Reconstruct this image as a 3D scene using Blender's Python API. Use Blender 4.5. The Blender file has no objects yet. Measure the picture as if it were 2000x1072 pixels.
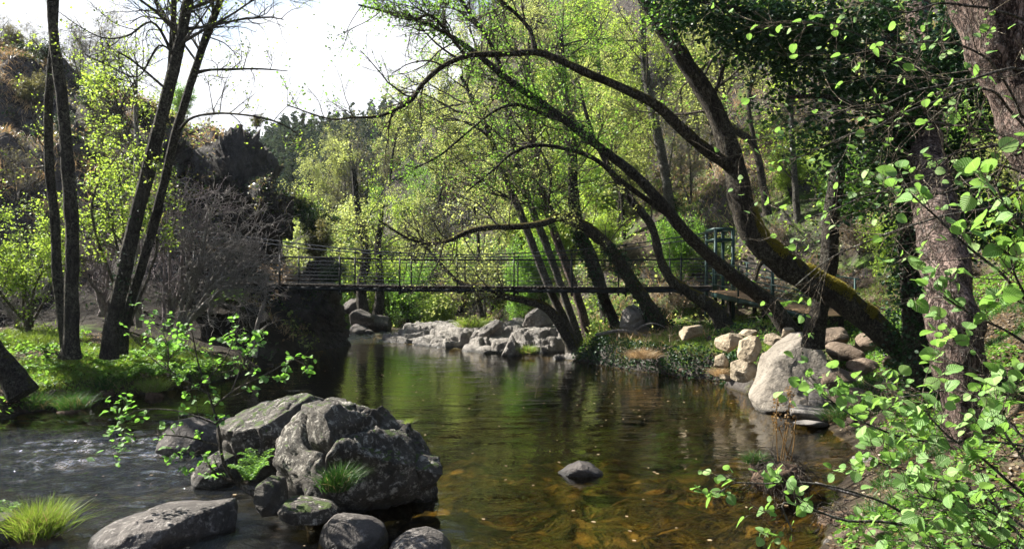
import bpy, math, random
import numpy as np
from mathutils import Vector

R = math.radians
F, CZ = 1500.0, 3.0
scene = bpy.context.scene
COL = scene.collection

def P(px, py, D):
    return np.array([(px-1000.0)*D/F, D, CZ-(py-536.0)*D/F])
def PP(pts):
    return np.array([P(*p) for p in pts])
def nrm(v):
    return v/np.maximum(np.linalg.norm(v, axis=-1, keepdims=True), 1e-9)

# ---------------------------------------------------------------- noise
def _h(ix, iy, iz, s):
    h = (ix.astype(np.int64)*374761393 + iy.astype(np.int64)*668265263 + iz.astype(np.int64)*2147483647 + s*1274126177) & 0xffffffff
    h = ((h ^ (h >> 13))*1274126177) & 0xffffffff
    h = ((h ^ (h >> 16))*2246822519) & 0xffffffff
    return ((h ^ (h >> 15)) & 0xffffff)/16777215.0
def vnoise(p, s=0):
    p = np.asarray(p, float); i = np.floor(p); f = p-i; f = f*f*(3-2*f)
    x, y, z = i[..., 0], i[..., 1], i[..., 2]; r = 0
    for a in (0, 1):
        for b in (0, 1):
            for c in (0, 1):
                w = (f[..., 0] if a else 1-f[..., 0])*(f[..., 1] if b else 1-f[..., 1])*(f[..., 2] if c else 1-f[..., 2])
                r = r+w*_h(x+a, y+b, z+c, s)
    return r*2-1
def fbm(p, o=4, s=0, g=.5):
    r = 0; a = 1.0; p = np.asarray(p, float)
    for k in range(o):
        r = r+a*vnoise(p, s+k*17); p = p*2.03+11.3; a *= g
    return r
def sm(t):
    t = np.clip(t, 0, 1); return t*t*(3-2*t)
def softplus(x, k=1.0):
    return np.log1p(np.exp(np.clip(x/k, -40, 40)))*k

# ---------------------------------------------------------------- mesh builder
class MB:
    def __init__(s): s.v = []; s.f = []; s.n = 0; s.has_uv = False
    def add(s, v, f, m=0, uv=None):
        v = np.asarray(v, float).reshape(-1, 3); f = np.asarray(f, np.int64)
        if len(f) == 0: return s
        if uv is None: uv = np.zeros((len(v), 2))
        else: s.has_uv = True
        s.v.append((v, uv)); s.f.append((f+s.n, m)); s.n += len(v); return s
    def build(s, name, mats, parent=None, smooth=True):
        v = np.concatenate([a for a, _ in s.v]) if s.v else np.zeros((0, 3))
        org = WL.get(parent.name, np.zeros(3)) if parent else np.zeros(3)
        v = v-org
        loops = []; starts = []; mi = []; at = 0
        for f, m in s.f:
            k = f.shape[1]; loops.append(f.reshape(-1)); starts.append(at+np.arange(len(f))*k)
            mi.append(np.full(len(f), m)); at += f.size
        loops = np.concatenate(loops).astype(np.int32); starts = np.concatenate(starts).astype(np.int32)
        me = bpy.data.meshes.new(name)
        me.vertices.add(len(v)); me.vertices.foreach_set('co', v.astype(np.float32).ravel())
        me.loops.add(len(loops)); me.loops.foreach_set('vertex_index', loops)
        me.polygons.add(len(starts)); me.polygons.foreach_set('loop_start', starts)
        for m in (mats if isinstance(mats, (list, tuple)) else [mats]): me.materials.append(m)
        me.polygons.foreach_set('material_index', np.concatenate(mi).astype(np.int32))
        me.update(calc_edges=True)
        me.polygons.foreach_set('use_smooth', np.full(len(starts), smooth))
        if s.has_uv:
            uv = np.concatenate([b for _, b in s.v])[loops]
            l = me.uv_layers.new(name='UVMap'); l.data.foreach_set('uv', uv.astype(np.float32).ravel())
        o = bpy.data.objects.new(name, me); COL.objects.link(o)
        if parent: o.parent = parent
        WL[o.name] = org
        return o
WL = {}
def tag(o, label=None, cat=None, group=None, kind=None):
    if label: o['label'] = label
    if cat: o['category'] = cat
    if group: o['group'] = group
    if kind: o['kind'] = kind
    return o
def thing(name, label, cat, loc, group=None):
    o = bpy.data.objects.new(name, None); COL.objects.link(o); o.location = tuple(map(float, loc))
    o.empty_display_size = .2
    WL[o.name] = np.array(loc, float); return tag(o, label, cat, group)
def copy_tree(o, loc, rz=0, sc=1, scz=None):
    c = o.copy(); COL.objects.link(c); c.location = tuple(map(float, loc)); c.rotation_euler = (0, 0, rz); c.scale = (sc, sc, scz or sc)
    for ch in [q for q in bpy.data.objects if q.parent == o]:
        d = ch.copy(); COL.objects.link(d); d.parent = c
    return c

# ---------------------------------------------------------------- shapes
def tubes(mb, Pt, Rd, k=3, m=0):
    """Pt (N,S,3), Rd (N,S)"""
    N, S, _ = Pt.shape
    T = np.gradient(Pt, axis=1); T = nrm(T)
    ref = np.cross(T[:, 0], np.array([.3, .5, .81])); ref = nrm(ref)[:, None, :]
    n = nrm(ref-np.sum(ref*T, -1, keepdims=True)*T); b = np.cross(T, n)
    a = np.arange(k)*2*np.pi/k
    ring = n[:, :, None, :]*np.cos(a)[None, None, :, None]+b[:, :, None, :]*np.sin(a)[None, None, :, None]
    v = Pt[:, :, None, :]+ring*Rd[:, :, None, None]
    idx = np.arange(N*S*k).reshape(N, S, k)
    A = idx[:, :-1, :]; B = np.roll(A, -1, 2); D = idx[:, 1:, :]; C = np.roll(D, -1, 2)
    mb.add(v, np.stack([A, B, C, D], -1).reshape(-1, 4), m)
def crom(pts, n):
    pts = np.asarray(pts, float); q = np.vstack([2*pts[0]-pts[1], pts, 2*pts[-1]-pts[-2]])
    m = len(pts)-1; t = np.linspace(0, m-1e-6, n); i = t.astype(int); u = (t-i)[:, None]
    a, b, c, d = q[i], q[i+1], q[i+2], q[i+3]
    return .5*((2*b)+(-a+c)*u+(2*a-5*b+4*c-d)*u*u+(-a+3*b-3*c+d)*u**3)
def limb(mb, pts, rad, seed=0, k=12, m=0, lump=.10, res=.12, wob=.0):
    pts = np.asarray(pts, float); L = np.sum(np.linalg.norm(np.diff(pts, axis=0), axis=1))
    n = int(min(160, max(8, L/res)))
    c = crom(np.hstack([pts, np.asarray(rad, float)[:, None]]), n)
    r = np.maximum(c[:, 3], .004); c = c[:, :3].copy()
    if wob: c += np.stack([fbm(c*1.3+9*j, 3, seed+j) for j in range(3)], -1)*wob
    T = nrm(np.gradient(c, axis=0)); ref = np.cross(T[0], [.3, .5, .81]); ns = []
    for i in range(n):
        ref = nrm(ref-np.dot(ref, T[i])*T[i]); ns.append(ref)
    N_ = np.array(ns); B = np.cross(T, N_); a = np.arange(k)*2*np.pi/k
    ring = N_[:, None]*np.cos(a)[None, :, None]+B[:, None]*np.sin(a)[None, :, None]
    q = c[:, None]+ring*r[:, None, None]
    rr = r[:, None]*(1+lump*fbm(q*np.array([5, 5, 2.2]), 3, seed)+lump*.8*fbm(c*2.1, 2, seed+5)[:, None])
    v = c[:, None]+ring*rr[..., None]
    idx = np.arange(n*k).reshape(n, k)
    A = idx[:-1]; Bq = np.roll(A, -1, 1); D = idx[1:]; C = np.roll(D, -1, 1)
    mb.add(v, np.stack([A, Bq, C, D], -1).reshape(-1, 4), m)
    # cap both ends
    vv = np.vstack([v[-1], c[-1]+T[-1]*r[-1]*.3]); mb.add(vv, [[i, (i+1) % k, k] for i in range(k)], m)
    vv = np.vstack([v[0], c[0]-T[0]*r[0]*.1]); mb.add(vv, [[(i+1) % k, i, k] for i in range(k)], m)
    return c, r
def perp(d, rng):
    return nrm(np.cross(d, rng.normal(size=d.shape)))
def spawn(path, rad, rng, n, t0=.2, t1=1., ang=(35, 75), L=(1, 2), rr=.5, up=0., bias=None, tb=1.):
    t = t0+(t1-t0)*rng.random(n)**tb; i = np.clip(t*(len(path)-1), 0, len(path)-1.001); j = i.astype(int); u = (i-j)[:, None]
    S = path[j]*(1-u)+path[j+1]*u; T = nrm(path[j+1]-path[j])
    a = np.radians(rng.uniform(*ang, n))[:, None]
    d = np.cos(a)*T+np.sin(a)*perp(T, rng); d[:, 2] += up
    if bias is not None: d = d+np.array(bias)
    Ls = rng.uniform(*L, n)
    return S, nrm(d), Ls, np.minimum(rad[j]*rr, .006+Ls*.013)
def grow(rng, S, D, L, Rr, levels):
    out = []
    for lv in levels:
        N = len(S); sg = lv.get('seg', 5); pts = np.zeros((N, sg+1, 3)); pts[:, 0] = S; d = D.copy()
        cv = rng.normal(0, lv.get('curve', .05), (N, 3))
        for i in range(sg):
            d = d+rng.normal(0, lv.get('jit', .15), (N, 3))+cv; d[:, 2] += lv.get('up', 0); d = nrm(d)
            pts[:, i+1] = pts[:, i]+d*(L/sg)[:, None]
        rad = Rr[:, None]*np.linspace(1, lv.get('taper', .35), sg+1)[None]
        out.append((pts, rad))
        n = lv.get('n', 0)
        if n:
            t = rng.uniform(lv.get('t0', .2), 1, (N, n)); i = t*sg; j = np.minimum(i.astype(int), sg-1); u = (i-j)[..., None]
            rows = np.arange(N)[:, None]
            S2 = pts[rows, j]*(1-u)+pts[rows, j+1]*u; T = nrm(pts[rows, j+1]-pts[rows, j])
            a = np.radians(rng.uniform(*lv.get('ang', (25, 60)), (N, n)))[..., None]
            D2 = nrm(np.cos(a)*T+np.sin(a)*perp(T, rng))
            L2 = (L[:, None]*lv.get('lr', .5)*(1.1-.5*t)*rng.uniform(.6, 1.2, (N, n)))
            R2 = rad[rows, j]*lv.get('rr', .6)
            S, D, L, Rr = S2.reshape(-1, 3), D2.reshape(-1, 3), L2.ravel(), np.maximum(R2.ravel(), lv.get('rmin', .002))
    return out
LEAF4 = (np.array([[0, 0, 0], [.45, .42, .10], [1, 0, 0], [.45, -.42, .10]]), np.array([[0, 1, 2], [0, 2, 3]]))
LEAF6 = (np.array([[0, 0, 0], [.25, .30, .09], [.7, .34, .10], [1, 0, 0], [.7, -.34, .10], [.25, -.30, .09]]), np.array([[0, 3, 2, 1], [0, 5, 4, 3]]))
def leafgrid():
    us = np.linspace(0, 1, 9); v = []; uv = []; f = []
    for i, u in enumerate(us):
        w = .47*math.sin(math.pi*min(1, u**.80*.99))**.62 if 0 < u < 1 else .0
        if i == 8: w = .06
        for j in range(7):
            s = (j-3)/3.; ser = 1+(.06 if (i % 2 and abs(s) == 1) else 0)
            y = s*w*ser; z = .10*abs(s)**1.1*w*2-.18*u*u+.020*math.cos((u*8-abs(s)*1.6)*math.pi)*(abs(s) > .1)
            v.append([u-.05*abs(s)*0, y, z]); uv.append([u, s*.5+.5])
    for i in range(8):
        for j in range(6):
            a = i*7+j; f.append([a, a+7, a+8, a+1])
    # petiole
    n = len(v); v += [[-.22, .008, .0], [-.22, -.008, .0], [0, -.008, 0], [0, .008, 0]]; uv += [[0, .5]]*4; f.append([n, n+1, n+2, n+3])
    v = np.array(v); v[:, 0] += 0.0
    return v, np.array(f), np.array(uv)
LEAFN = leafgrid()
def leaves(mb, pos, size, rng, m=0, shape=LEAF4, axis=None, upb=.6, ax_j=.7, droop=0.):
    N = len(pos)
    if N == 0: return
    nn = rng.normal(size=(N, 3)); nn[:, 2] = np.abs(nn[:, 2])+upb; nn = nrm(nn)
    a = rng.normal(size=(N, 3)) if axis is None else axis+rng.normal(size=(N, 3))*ax_j
    a[:, 2] -= droop
    a = nrm(a-np.sum(a*nn, 1, keepdims=True)*nn); b = np.cross(nn, a)
    tv = shape[0]; s = (size*rng.uniform(.45, 1.35, N))[:, None, None]
    v = pos[:, None]+s*(tv[None, :, 0:1]*a[:, None]+tv[None, :, 1:2]*b[:, None]+tv[None, :, 2:3]*nn[:, None])
    k = len(tv); f = (shape[1][None]+(np.arange(N)*k)[:, None, None]).reshape(-1, shape[1].shape[1])
    mb.add(v, f, m, np.tile(shape[2], (N, 1)) if len(shape) > 2 else None)
def blades(mb, pos, h, w, rng, m=0, spread=.5, bias=(0, 0, 0), base=None):
    N = len(pos); d = rng.normal(size=(N, 3))*spread+np.array(bias); d[:, 2] = 1
    if base is not None: d = d+base
    d = nrm(d); side = nrm(np.cross(d, rng.normal(size=(N, 3))))*(w*rng.uniform(.6, 1.2, N))[:, None]
    hh = (h*rng.uniform(.5, 1.2, N))[:, None]; sag = np.zeros((N, 3)); hor = d.copy(); hor[:, 2] = 0
    p1 = pos+d*hh*.55; p2 = pos+d*hh+hor*hh*.45-np.array([0, 0, 1])*hh*.12*(spread+.2)
    v = np.stack([pos-side, pos+side, p1+side*.8, p1-side*.8, p2], 1)
    o = (np.arange(N)*5)[:, None]
    nv = mb.n; mb.add(v, np.array([[0, 1, 2, 3]])+o, m); mb.f.append((np.array([[3, 2, 4]])+o+nv, m))
def ico(sub):
    import bmesh
    bm = bmesh.new(); bmesh.ops.create_icosphere(bm, subdivisions=sub, radius=1)
    v = np.array([x.co[:] for x in bm.verts]); f = np.array([[q.index for q in x.verts] for x in bm.faces]); bm.free(); return v, f
ICO = {k: ico(k) for k in (3, 4, 5, 6)}
def rockv(seed, sub=4, planes=14, rough=.10, sharp=14, freq=1.6):
    rng = np.random.default_rng(seed); v, f = ICO[sub]
    n = nrm(rng.normal(size=(planes, 3))); d = rng.uniform(.62, 1., planes)
    n = np.vstack([n, [[1, 0, 0], [-1, 0, 0], [0, 1, 0], [0, -1, 0], [0, 0, 1], [0, 0, -1]]]); d = np.concatenate([d, np.ones(6)*.97])
    q = np.maximum(v@n.T, 1e-3)/d; r = 1/(np.sum(q**sharp, 1)**(1/sharp))
    r = r*(1+rough*fbm(v*freq+seed, 5, seed, .55)); p = v*r[:, None]
    return p, f
def rock(mb, c, size, seed, rot=0., tilt=0., m=0, **k):
    p, f = rockv(seed, **k); p = p*np.array(size)
    ct, st = math.cos(tilt), math.sin(tilt); p = np.stack([p[:, 0]*ct+p[:, 2]*st, p[:, 1], -p[:, 0]*st+p[:, 2]*ct], 1)
    cr, sr = math.cos(rot), math.sin(rot); p = np.stack([p[:, 0]*cr-p[:, 1]*sr, p[:, 0]*sr+p[:, 1]*cr, p[:, 2]], 1)
    mb.add(p+np.array(c), f, m)
def rock_outline(mb, poly, D, depth, seed, sub=5, rough=.07, m=0, facets=10, cut=.8, lean=0., cleft=.0, cf=(1.2, 1.2, 1.2), fine=0., hard=.88):
    """a boulder whose silhouette follows an outline; it has its own depth"""
    Q = PP([(a, b, D) for a, b in poly])[:, [0, 2]]; c = (Q.max(0)+Q.min(0))/2
    v, f = ICO[sub]; th = np.arctan2(v[:, 2], v[:, 0]); lat = np.clip(v[:, 1], -1, 1)
    seg = np.linspace(-np.pi, np.pi, 361); rad = np.zeros(361)
    for i, t in enumerate(seg):
        d = np.array([math.cos(t), math.sin(t)]); best = 1e-3
        for a in range(len(Q)):
            p0, p1 = Q[a]-c, Q[(a+1) % len(Q)]-c; e = p1-p0; den = d[0]*e[1]-d[1]*e[0]
            if abs(den) < 1e-9: continue
            tt = (p0[0]*e[1]-p0[1]*e[0])/den; uu = (p0[0]*d[1]-p0[1]*d[0])/den
            if tt > 0 and -1e-6 <= uu <= 1+1e-6: best = max(best, tt)
        rad[i] = best
    r = np.interp(th, seg, rad); rng = np.random.default_rng(seed)
    cl = np.sqrt(1-lat**2)**.8
    S = float(rad.mean())
    p = np.stack([v[:, 0]/np.maximum(np.hypot(v[:, 0], v[:, 2]), 1e-6)*r*cl, lat*depth, v[:, 2]/np.maximum(np.hypot(v[:, 0], v[:, 2]), 1e-6)*r*cl], 1)
    nn = nrm(rng.normal(size=(facets, 3))); nn[:, 1] = -np.abs(nn[:, 1])*1.2-.25; nn = nrm(nn)
    for n in nn:
        d = p@n; lim = np.percentile(d, 100)*rng.uniform(cut, .97); ex = np.maximum(d-lim, 0); p = p-n*(ex*hard)[:, None]
    p = p+nrm(p)*((fbm(p/S*1.5+seed, 5, seed, .55)*rough*S)[:, None])
    if cleft:
        q = p/S+fbm(p[:, [1, 2, 0]]/S*1.3, 3, seed+3)[:, None]*.35
        r1 = 1-np.abs(fbm(q*np.array(cf), 3, seed+9))*4.5; p = p-nrm(p)*((np.clip(r1, 0, 1)**1.5*cleft*S)[:, None])
        p = p+nrm(p)*((np.round(fbm(p/S*1.9, 2, seed+19)*2.2)/2.2*cleft*.35*S)[:, None])
    p[:, 1] += p[:, 2]*lean
    if fine:
        w_ = p+np.array([c[0], D, c[1]]); p = p-nrm(p)*(fine*(np.abs(fbm(w_*np.array([.8, .8, .9])+np.stack([fbm(w_*.6, 2, 4), fbm(w_*.6, 2, 14), fbm(w_*.6, 2, 24)], 1)*.4, 5, 5, .55))))[:, None]
    mb.add(p+np.array([c[0], D, c[1]]), f, m); return np.array([c[0], D, c[1]])
def box(mb, a, b, m=0):
    a = np.array(a, float); b = np.array(b, float)
    v = np.array([[x, y, z] for x in (a[0], b[0]) for y in (a[1], b[1]) for z in (a[2], b[2])])
    mb.add(v, [[0, 1, 3, 2], [4, 6, 7, 5], [0, 4, 5, 1], [2, 3, 7, 6], [0, 2, 6, 4], [1, 5, 7, 3]], m)
def bar(mb, p, q, w, h=None, m=0, up=(0, 0, 1)):
    p, q = np.array(p, float), np.array(q, float); h = h or w; d = nrm(q-p); s = np.cross(d, up)
    if np.linalg.norm(s) < .1: s = np.cross(d, (0, 1, 0))
    s = nrm(s); u = np.cross(s, d); v = []
    for e in (p, q):
        for a, b in ((-1, -1), (1, -1), (1, 1), (-1, 1)): v.append(e+s*a*w/2+u*b*h/2)
    mb.add(v, [[3, 2, 1, 0], [4, 5, 6, 7], [0, 1, 5, 4], [1, 2, 6, 5], [2, 3, 7, 6], [3, 0, 4, 7]], m)

# ---------------------------------------------------------------- materials
def mat(name):
    m = bpy.data.materials.new(name); m.use_nodes = True; nt = m.node_tree; nt.nodes.clear()
    return m, nt
def N(nt, t, **k):
    n = nt.nodes.new(t)
    for a, b in k.items():
        if a in n.inputs: n.inputs[a].default_value = b
        else: setattr(n, a, b)
    return n
def ramp(nt, fac, stops):
    r = nt.nodes.new('ShaderNodeValToRGB'); e = r.color_ramp.elements
    while len(e) < len(stops): e.new(.5)
    for i, (p, c) in enumerate(stops):
        e[i].position = p; e[i].color = (c[0], c[1], c[2], 1) if not isinstance(c, (int, float)) else (c, c, c, 1)
    nt.links.new(fac, r.inputs[0]); return r.outputs[0]
def mix(nt, a, b, f):
    n = nt.nodes.new('ShaderNodeMix'); n.data_type = 'RGBA'
    for s, v in ((n.inputs[0], f), (n.inputs[6], a), (n.inputs[7], b)):
        if hasattr(v, 'links'): nt.links.new(v, s)
        elif isinstance(v, (int, float)): s.default_value = v
        else: s.default_value = (v[0], v[1], v[2], 1)
    return n.outputs[2]
def mth(nt, op, a, b=0., c=0.):
    n = nt.nodes.new('ShaderNodeMath'); n.operation = op
    for s, v in zip(n.inputs, (a, b, c)):
        if hasattr(v, 'links'): nt.links.new(v, s)
        else: s.default_value = v
    return n.outputs[0]
def noise(nt, sc, det=5, rough=.55, vec=None, dist=0.):
    n = N(nt, 'ShaderNodeTexNoise', Scale=sc, Detail=det, Roughness=rough, Distortion=dist)
    if vec is not None: nt.links.new(vec, n.inputs['Vector'])
    return n.outputs[0]
def finish(nt, col, rough=.9, bump=None, bs=.5, bd=.02, spec=.3, extra=None):
    p = nt.nodes.new('ShaderNodeBsdfPrincipled'); o = nt.nodes.new('ShaderNodeOutputMaterial')
    if hasattr(col, 'links'): nt.links.new(col, p.inputs['Base Color'])
    else: p.inputs['Base Color'].default_value = (*col, 1)
    if hasattr(rough, 'links'): nt.links.new(rough, p.inputs['Roughness'])
    else: p.inputs['Roughness'].default_value = rough
    p.inputs['Specular IOR Level'].default_value = spec
    if bump is not None:
        b = N(nt, 'ShaderNodeBump', Strength=bs, Distance=bd); nt.links.new(bump, b.inputs['Height']); nt.links.new(b.outputs[0], p.inputs['Normal'])
    nt.links.new(p.outputs[0], o.inputs[0]); return p
def objpos(nt, sc=(1, 1, 1)):
    g = nt.nodes.new('ShaderNodeNewGeometry'); m = nt.nodes.new('ShaderNodeMapping'); m.inputs['Scale'].default_value = sc
    nt.links.new(g.outputs['Position'], m.inputs[0]); return m.outputs[0], g
def upness(nt, g):
    s = nt.nodes.new('ShaderNodeSeparateXYZ'); nt.links.new(g.outputs['True Normal'], s.inputs[0]); return s.outputs[2]

def leaf_mat(name, c1, c2, c3=None, tr=.5, rough=.5, spec=.3, veins=False, tcol=None):
    m, nt = mat(name); g = nt.nodes.new('ShaderNodeNewGeometry')
    col = ramp(nt, g.outputs['Random Per Island'], [(0, c1), (.6, c2), (1, c3 or c2)])
    bump = None
    if veins:
        uv = nt.nodes.new('ShaderNodeUVMap'); s = nt.nodes.new('ShaderNodeSeparateXYZ'); nt.links.new(uv.outputs[0], s.inputs[0])
        side = mth(nt, 'ABSOLUTE', mth(nt, 'SUBTRACT', s.outputs[1], .5))
        ph = mth(nt, 'SUBTRACT', mth(nt, 'MULTIPLY', s.outputs[0], 50.), mth(nt, 'MULTIPLY', side, 38.))
        w = mth(nt, 'POWER', mth(nt, 'ABSOLUTE', mth(nt, 'COSINE', mth(nt, 'MULTIPLY', ph, .5))), 6.)
        mid = mth(nt, 'LESS_THAN', side, .025)
        vv = mth(nt, 'MAXIMUM', w, mid); bump = mth(nt, 'MULTIPLY', w, -1.)
        col = mix(nt, col, mix(nt, col, (.5, .62, .3), .5), vv)
    p = nt.nodes.new('ShaderNodeBsdfPrincipled'); nt.links.new(col, p.inputs['Base Color']); p.inputs['Roughness'].default_value = rough; p.inputs['Specular IOR Level'].default_value = spec
    if bump is not None:
        b = N(nt, 'ShaderNodeBump', Strength=.5, Distance=.003); nt.links.new(bump, b.inputs['Height']); nt.links.new(b.outputs[0], p.inputs['Normal'])
    t = nt.nodes.new('ShaderNodeBsdfTranslucent'); tc = mix(nt, col, tcol or (c2[0]*2.3, c2[1]*1.9, c2[2]*1.4), .7); nt.links.new(tc, t.inputs[0])
    x = nt.nodes.new('ShaderNodeMixShader'); x.inputs[0].default_value = tr; nt.links.new(p.outputs[0], x.inputs[1]); nt.links.new(t.outputs[0], x.inputs[2])
    o = nt.nodes.new('ShaderNodeOutputMaterial'); nt.links.new(x.outputs[0], o.inputs[0]); return m
def bark_mat(name, dark, light, lichen=(.25, .27, .22), lich=.5, moss=0., mosscol=(.12, .12, .02), sc=1., flaky=False):
    m, nt = mat(name); v, g = objpos(nt, (sc, sc, sc*.45)); v2, _ = objpos(nt)
    a = noise(nt, 9, 6, .65, v, .6); b = noise(nt, 30, 4, .6, v)
    col = ramp(nt, a, [(.35, dark), (.65, light)])
    v3, _ = objpos(nt, (sc, sc, sc*(.28 if not flaky else .38)))
    vn = mth(nt, 'ABSOLUTE', mth(nt, 'SUBTRACT', noise(nt, 17 if not flaky else 12, 5, .62, v3, 1.1), .5))
    vm = mth(nt, 'ABSOLUTE', mth(nt, 'SUBTRACT', noise(nt, 31 if not flaky else 24, 3, .6, v3, .8), .5))
    crack = ramp(nt, mth(nt, 'MINIMUM', vn, mth(nt, 'ADD', vm, .02)), [(0.005, 0.), (.06 if not flaky else .05, 1.)])
    col = mix(nt, (dark[0]*.45, dark[1]*.45, dark[2]*.45), col, crack)
    l = ramp(nt, noise(nt, 19, 6, .75, v2, .3), [(.54-.08*lich, 0.), (.68-.08*lich, 1.)]); lm = ramp(nt, noise(nt, 1.7, 4, .6, v2), [(.40, .15), (.6, 1.)])
    col = mix(nt, col, lichen, mth(nt, 'MULTIPLY', mth(nt, 'MULTIPLY', l, lm), .75))
    if moss:
        z = upness(nt, g); mm = mth(nt, 'ADD', z, mth(nt, 'MULTIPLY', mth(nt, 'SUBTRACT', noise(nt, 5, 5, .7, v2), .5), 2.6))
        col = mix(nt, col, mix(nt, mosscol, (mosscol[0]*1.9, mosscol[1]*1.5, mosscol[2]), noise(nt, 25, 3, .6, v2)), ramp(nt, mm, [(.9-moss, 0.), (1.15-moss, 1.)]))
    h = mth(nt, 'ADD', mth(nt, 'MULTIPLY', a, 1.), mth(nt, 'ADD', mth(nt, 'MULTIPLY', b, .35), mth(nt, 'MULTIPLY', crack, .6)))
    finish(nt, col, .92, h, 1., .09 if not flaky else .08, .15); return m
def rock_mat(name, c1, c2, lich=(.42, .42, .38), la=.5, moss=.0, wet=True, mosscol=(.05, .075, .015), bd=.08):
    m, nt = mat(name); v, g = objpos(nt)
    a = noise(nt, 1.7, 8, .62, v, .4); b = noise(nt, 42, 4, .7, v); c = noise(nt, 6, 6, .65, v, .3)
    col = ramp(nt, a, [(.32, c1), (.68, c2)])
    col = mix(nt, col, (c1[0]*.5, c1[1]*.5, c1[2]*.5), ramp(nt, b, [(.3, .55), (.5, 0.)]))
    l = ramp(nt, noise(nt, 11, 8, .78, v, .4), [(.52, 0.), (.60, 1.)]); lm = ramp(nt, noise(nt, 1.5, 5, .6, v, .6), [(.62-.2*la, 0.), (.74-.2*la, 1.)])
    col = mix(nt, col, lich, mth(nt, 'MULTIPLY', mth(nt, 'MULTIPLY', l, lm), .75))
    sp = ramp(nt, noise(nt, 75, 3, .7, v), [(.30, .6), (.42, 0.)]); col = mix(nt, col, (c1[0]*.4, c1[1]*.4, c1[2]*.4), sp)
    d = ramp(nt, noise(nt, 3.1, 6, .7, v, .8), [(.55, 0.), (.7, 1.)])
    col = mix(nt, col, (c1[0]*.35, c1[1]*.35, c1[2]*.35), mth(nt, 'MULTIPLY', d, .6))
    if moss:
        z = upness(nt, g); mm = mth(nt, 'ADD', z, mth(nt, 'MULTIPLY', mth(nt, 'SUBTRACT', c, .5), 3.))
        col = mix(nt, col, mosscol, ramp(nt, mm, [(1.1-moss, 0.), (1.3-moss, 1.)]))
    rough = .85
    if wet:
        s = nt.nodes.new('ShaderNodeSeparateXYZ'); nt.links.new(v, s.inputs[0])
        zz = mth(nt, 'ADD', s.outputs[2], mth(nt, 'MULTIPLY', mth(nt, 'SUBTRACT', c, .5), .10))
        w = ramp(nt, zz, [(.03, 1.), (.11, 0.)]); col = mix(nt, col, mix(nt, col, (.006, .006, .005), .75), w)
        rough = mth(nt, 'SUBTRACT', .85, mth(nt, 'MULTIPLY', w, .5))
    vo = N(nt, 'ShaderNodeTexVoronoi', Scale=2.2, feature='DISTANCE_TO_EDGE'); 
    dv = N(nt, 'ShaderNodeMix', data_type='VECTOR'); dv.inputs[0].default_value = .12
    nz = N(nt, 'ShaderNodeTexNoise', Scale=3., Detail=4); nt.links.new(v, nz.inputs['Vector']); nt.links.new(v, dv.inputs[4]); nt.links.new(nz.outputs['Color'], dv.inputs[5])
    nt.links.new(dv.outputs[1], vo.inputs['Vector'])
    cr = ramp(nt, vo.outputs[0], [(0., 0.), (.02, 1.)])
    h = mth(nt, 'ADD', mth(nt, 'MULTIPLY', c, 1.3), mth(nt, 'ADD', mth(nt, 'MULTIPLY', b, .30), mth(nt, 'MULTIPLY', cr, .10)))
    finish(nt, col, rough, h, 1., bd, .3); return m
def plain(name, col, rough=.6, metal=0., var=.25, sc=12):
    m, nt = mat(name); v, g = objpos(nt)
    c = ramp(nt, noise(nt, sc, 5, .6, v), [(.3, tuple(x*(1-var) for x in col)), (.7, tuple(min(1, x*(1+var)) for x in col))])
    p = finish(nt, c, rough, noise(nt, sc*4, 3, .6, v), .2, .005); p.inputs['Metallic'].default_value = metal; return m
# ---------------------------------------------------------------- material library
M = {}
M['bark_dark'] = bark_mat('bark_dark', (.026, .021, .017), (.10, .085, .068), (.22, .215, .17), .6, moss=.25, mosscol=(.05, .06, .012))
M['bark_lichen'] = bark_mat('bark_lichen', (.03, .025, .021), (.12, .103, .085), (.28, .27, .19), .85, moss=.25, mosscol=(.10, .10, .02))
M['bark_grey'] = bark_mat('bark_grey', (.07, .06, .05), (.22, .20, .17), (.32, .33, .28), .7)
M['bark_red'] = bark_mat('bark_red', (.045, .03, .024), (.25, .18, .15), (.34, .30, .27), .35, sc=.75, flaky=True)
M['bark_moss'] = bark_mat('bark_moss', (.032, .026, .02), (.125, .105, .08), (.25, .24, .18), .65, moss=.5, mosscol=(.07, .068, .012))
M['twig'] = bark_mat('twig_bark', (.08, .065, .05), (.25, .21, .17), lich=.3)
M['twig_pale'] = bark_mat('pale_twig_bark', (.36, .32, .30), (.62, .57, .53), lich=.2)
M['twig_purple'] = bark_mat('purple_twig_bark', (.36, .29, .30), (.62, .53, .54), lich=.2)
M['twig_near'] = bark_mat('alder_twig_bark', (.13, .10, .07), (.34, .29, .22), lich=.2)
M['lime'] = leaf_mat('lime_leaf', (.13, .22, .03), (.20, .32, .05), (.30, .42, .09), .52)
M['green'] = leaf_mat('green_leaf', (.06, .14, .02), (.11, .24, .035), (.19, .34, .06), .52)
M['soft'] = leaf_mat('soft_leaf', (.15, .21, .06), (.23, .30, .10), (.34, .41, .17), .52)
M['olive'] = leaf_mat('olive_leaf', (.07, .08, .03), (.12, .13, .05), (.19, .18, .08), .4)
M['brown'] = leaf_mat('brown_leaf', (.10, .07, .04), (.19, .145, .09), (.32, .26, .17), .3)
M['dark'] = leaf_mat('dark_leaf', (.012, .03, .008), (.025, .06, .014), (.05, .10, .02), .25, .4, .4)
M['ivy'] = leaf_mat('ivy_leaf', (.006, .024, .006), (.014, .045, .012), (.035, .085, .022), .2, .48, .3)
M['conifer'] = leaf_mat('conifer_leaf', (.03, .05, .03), (.045, .07, .04), (.07, .09, .05), .15, .9, .0)
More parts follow.
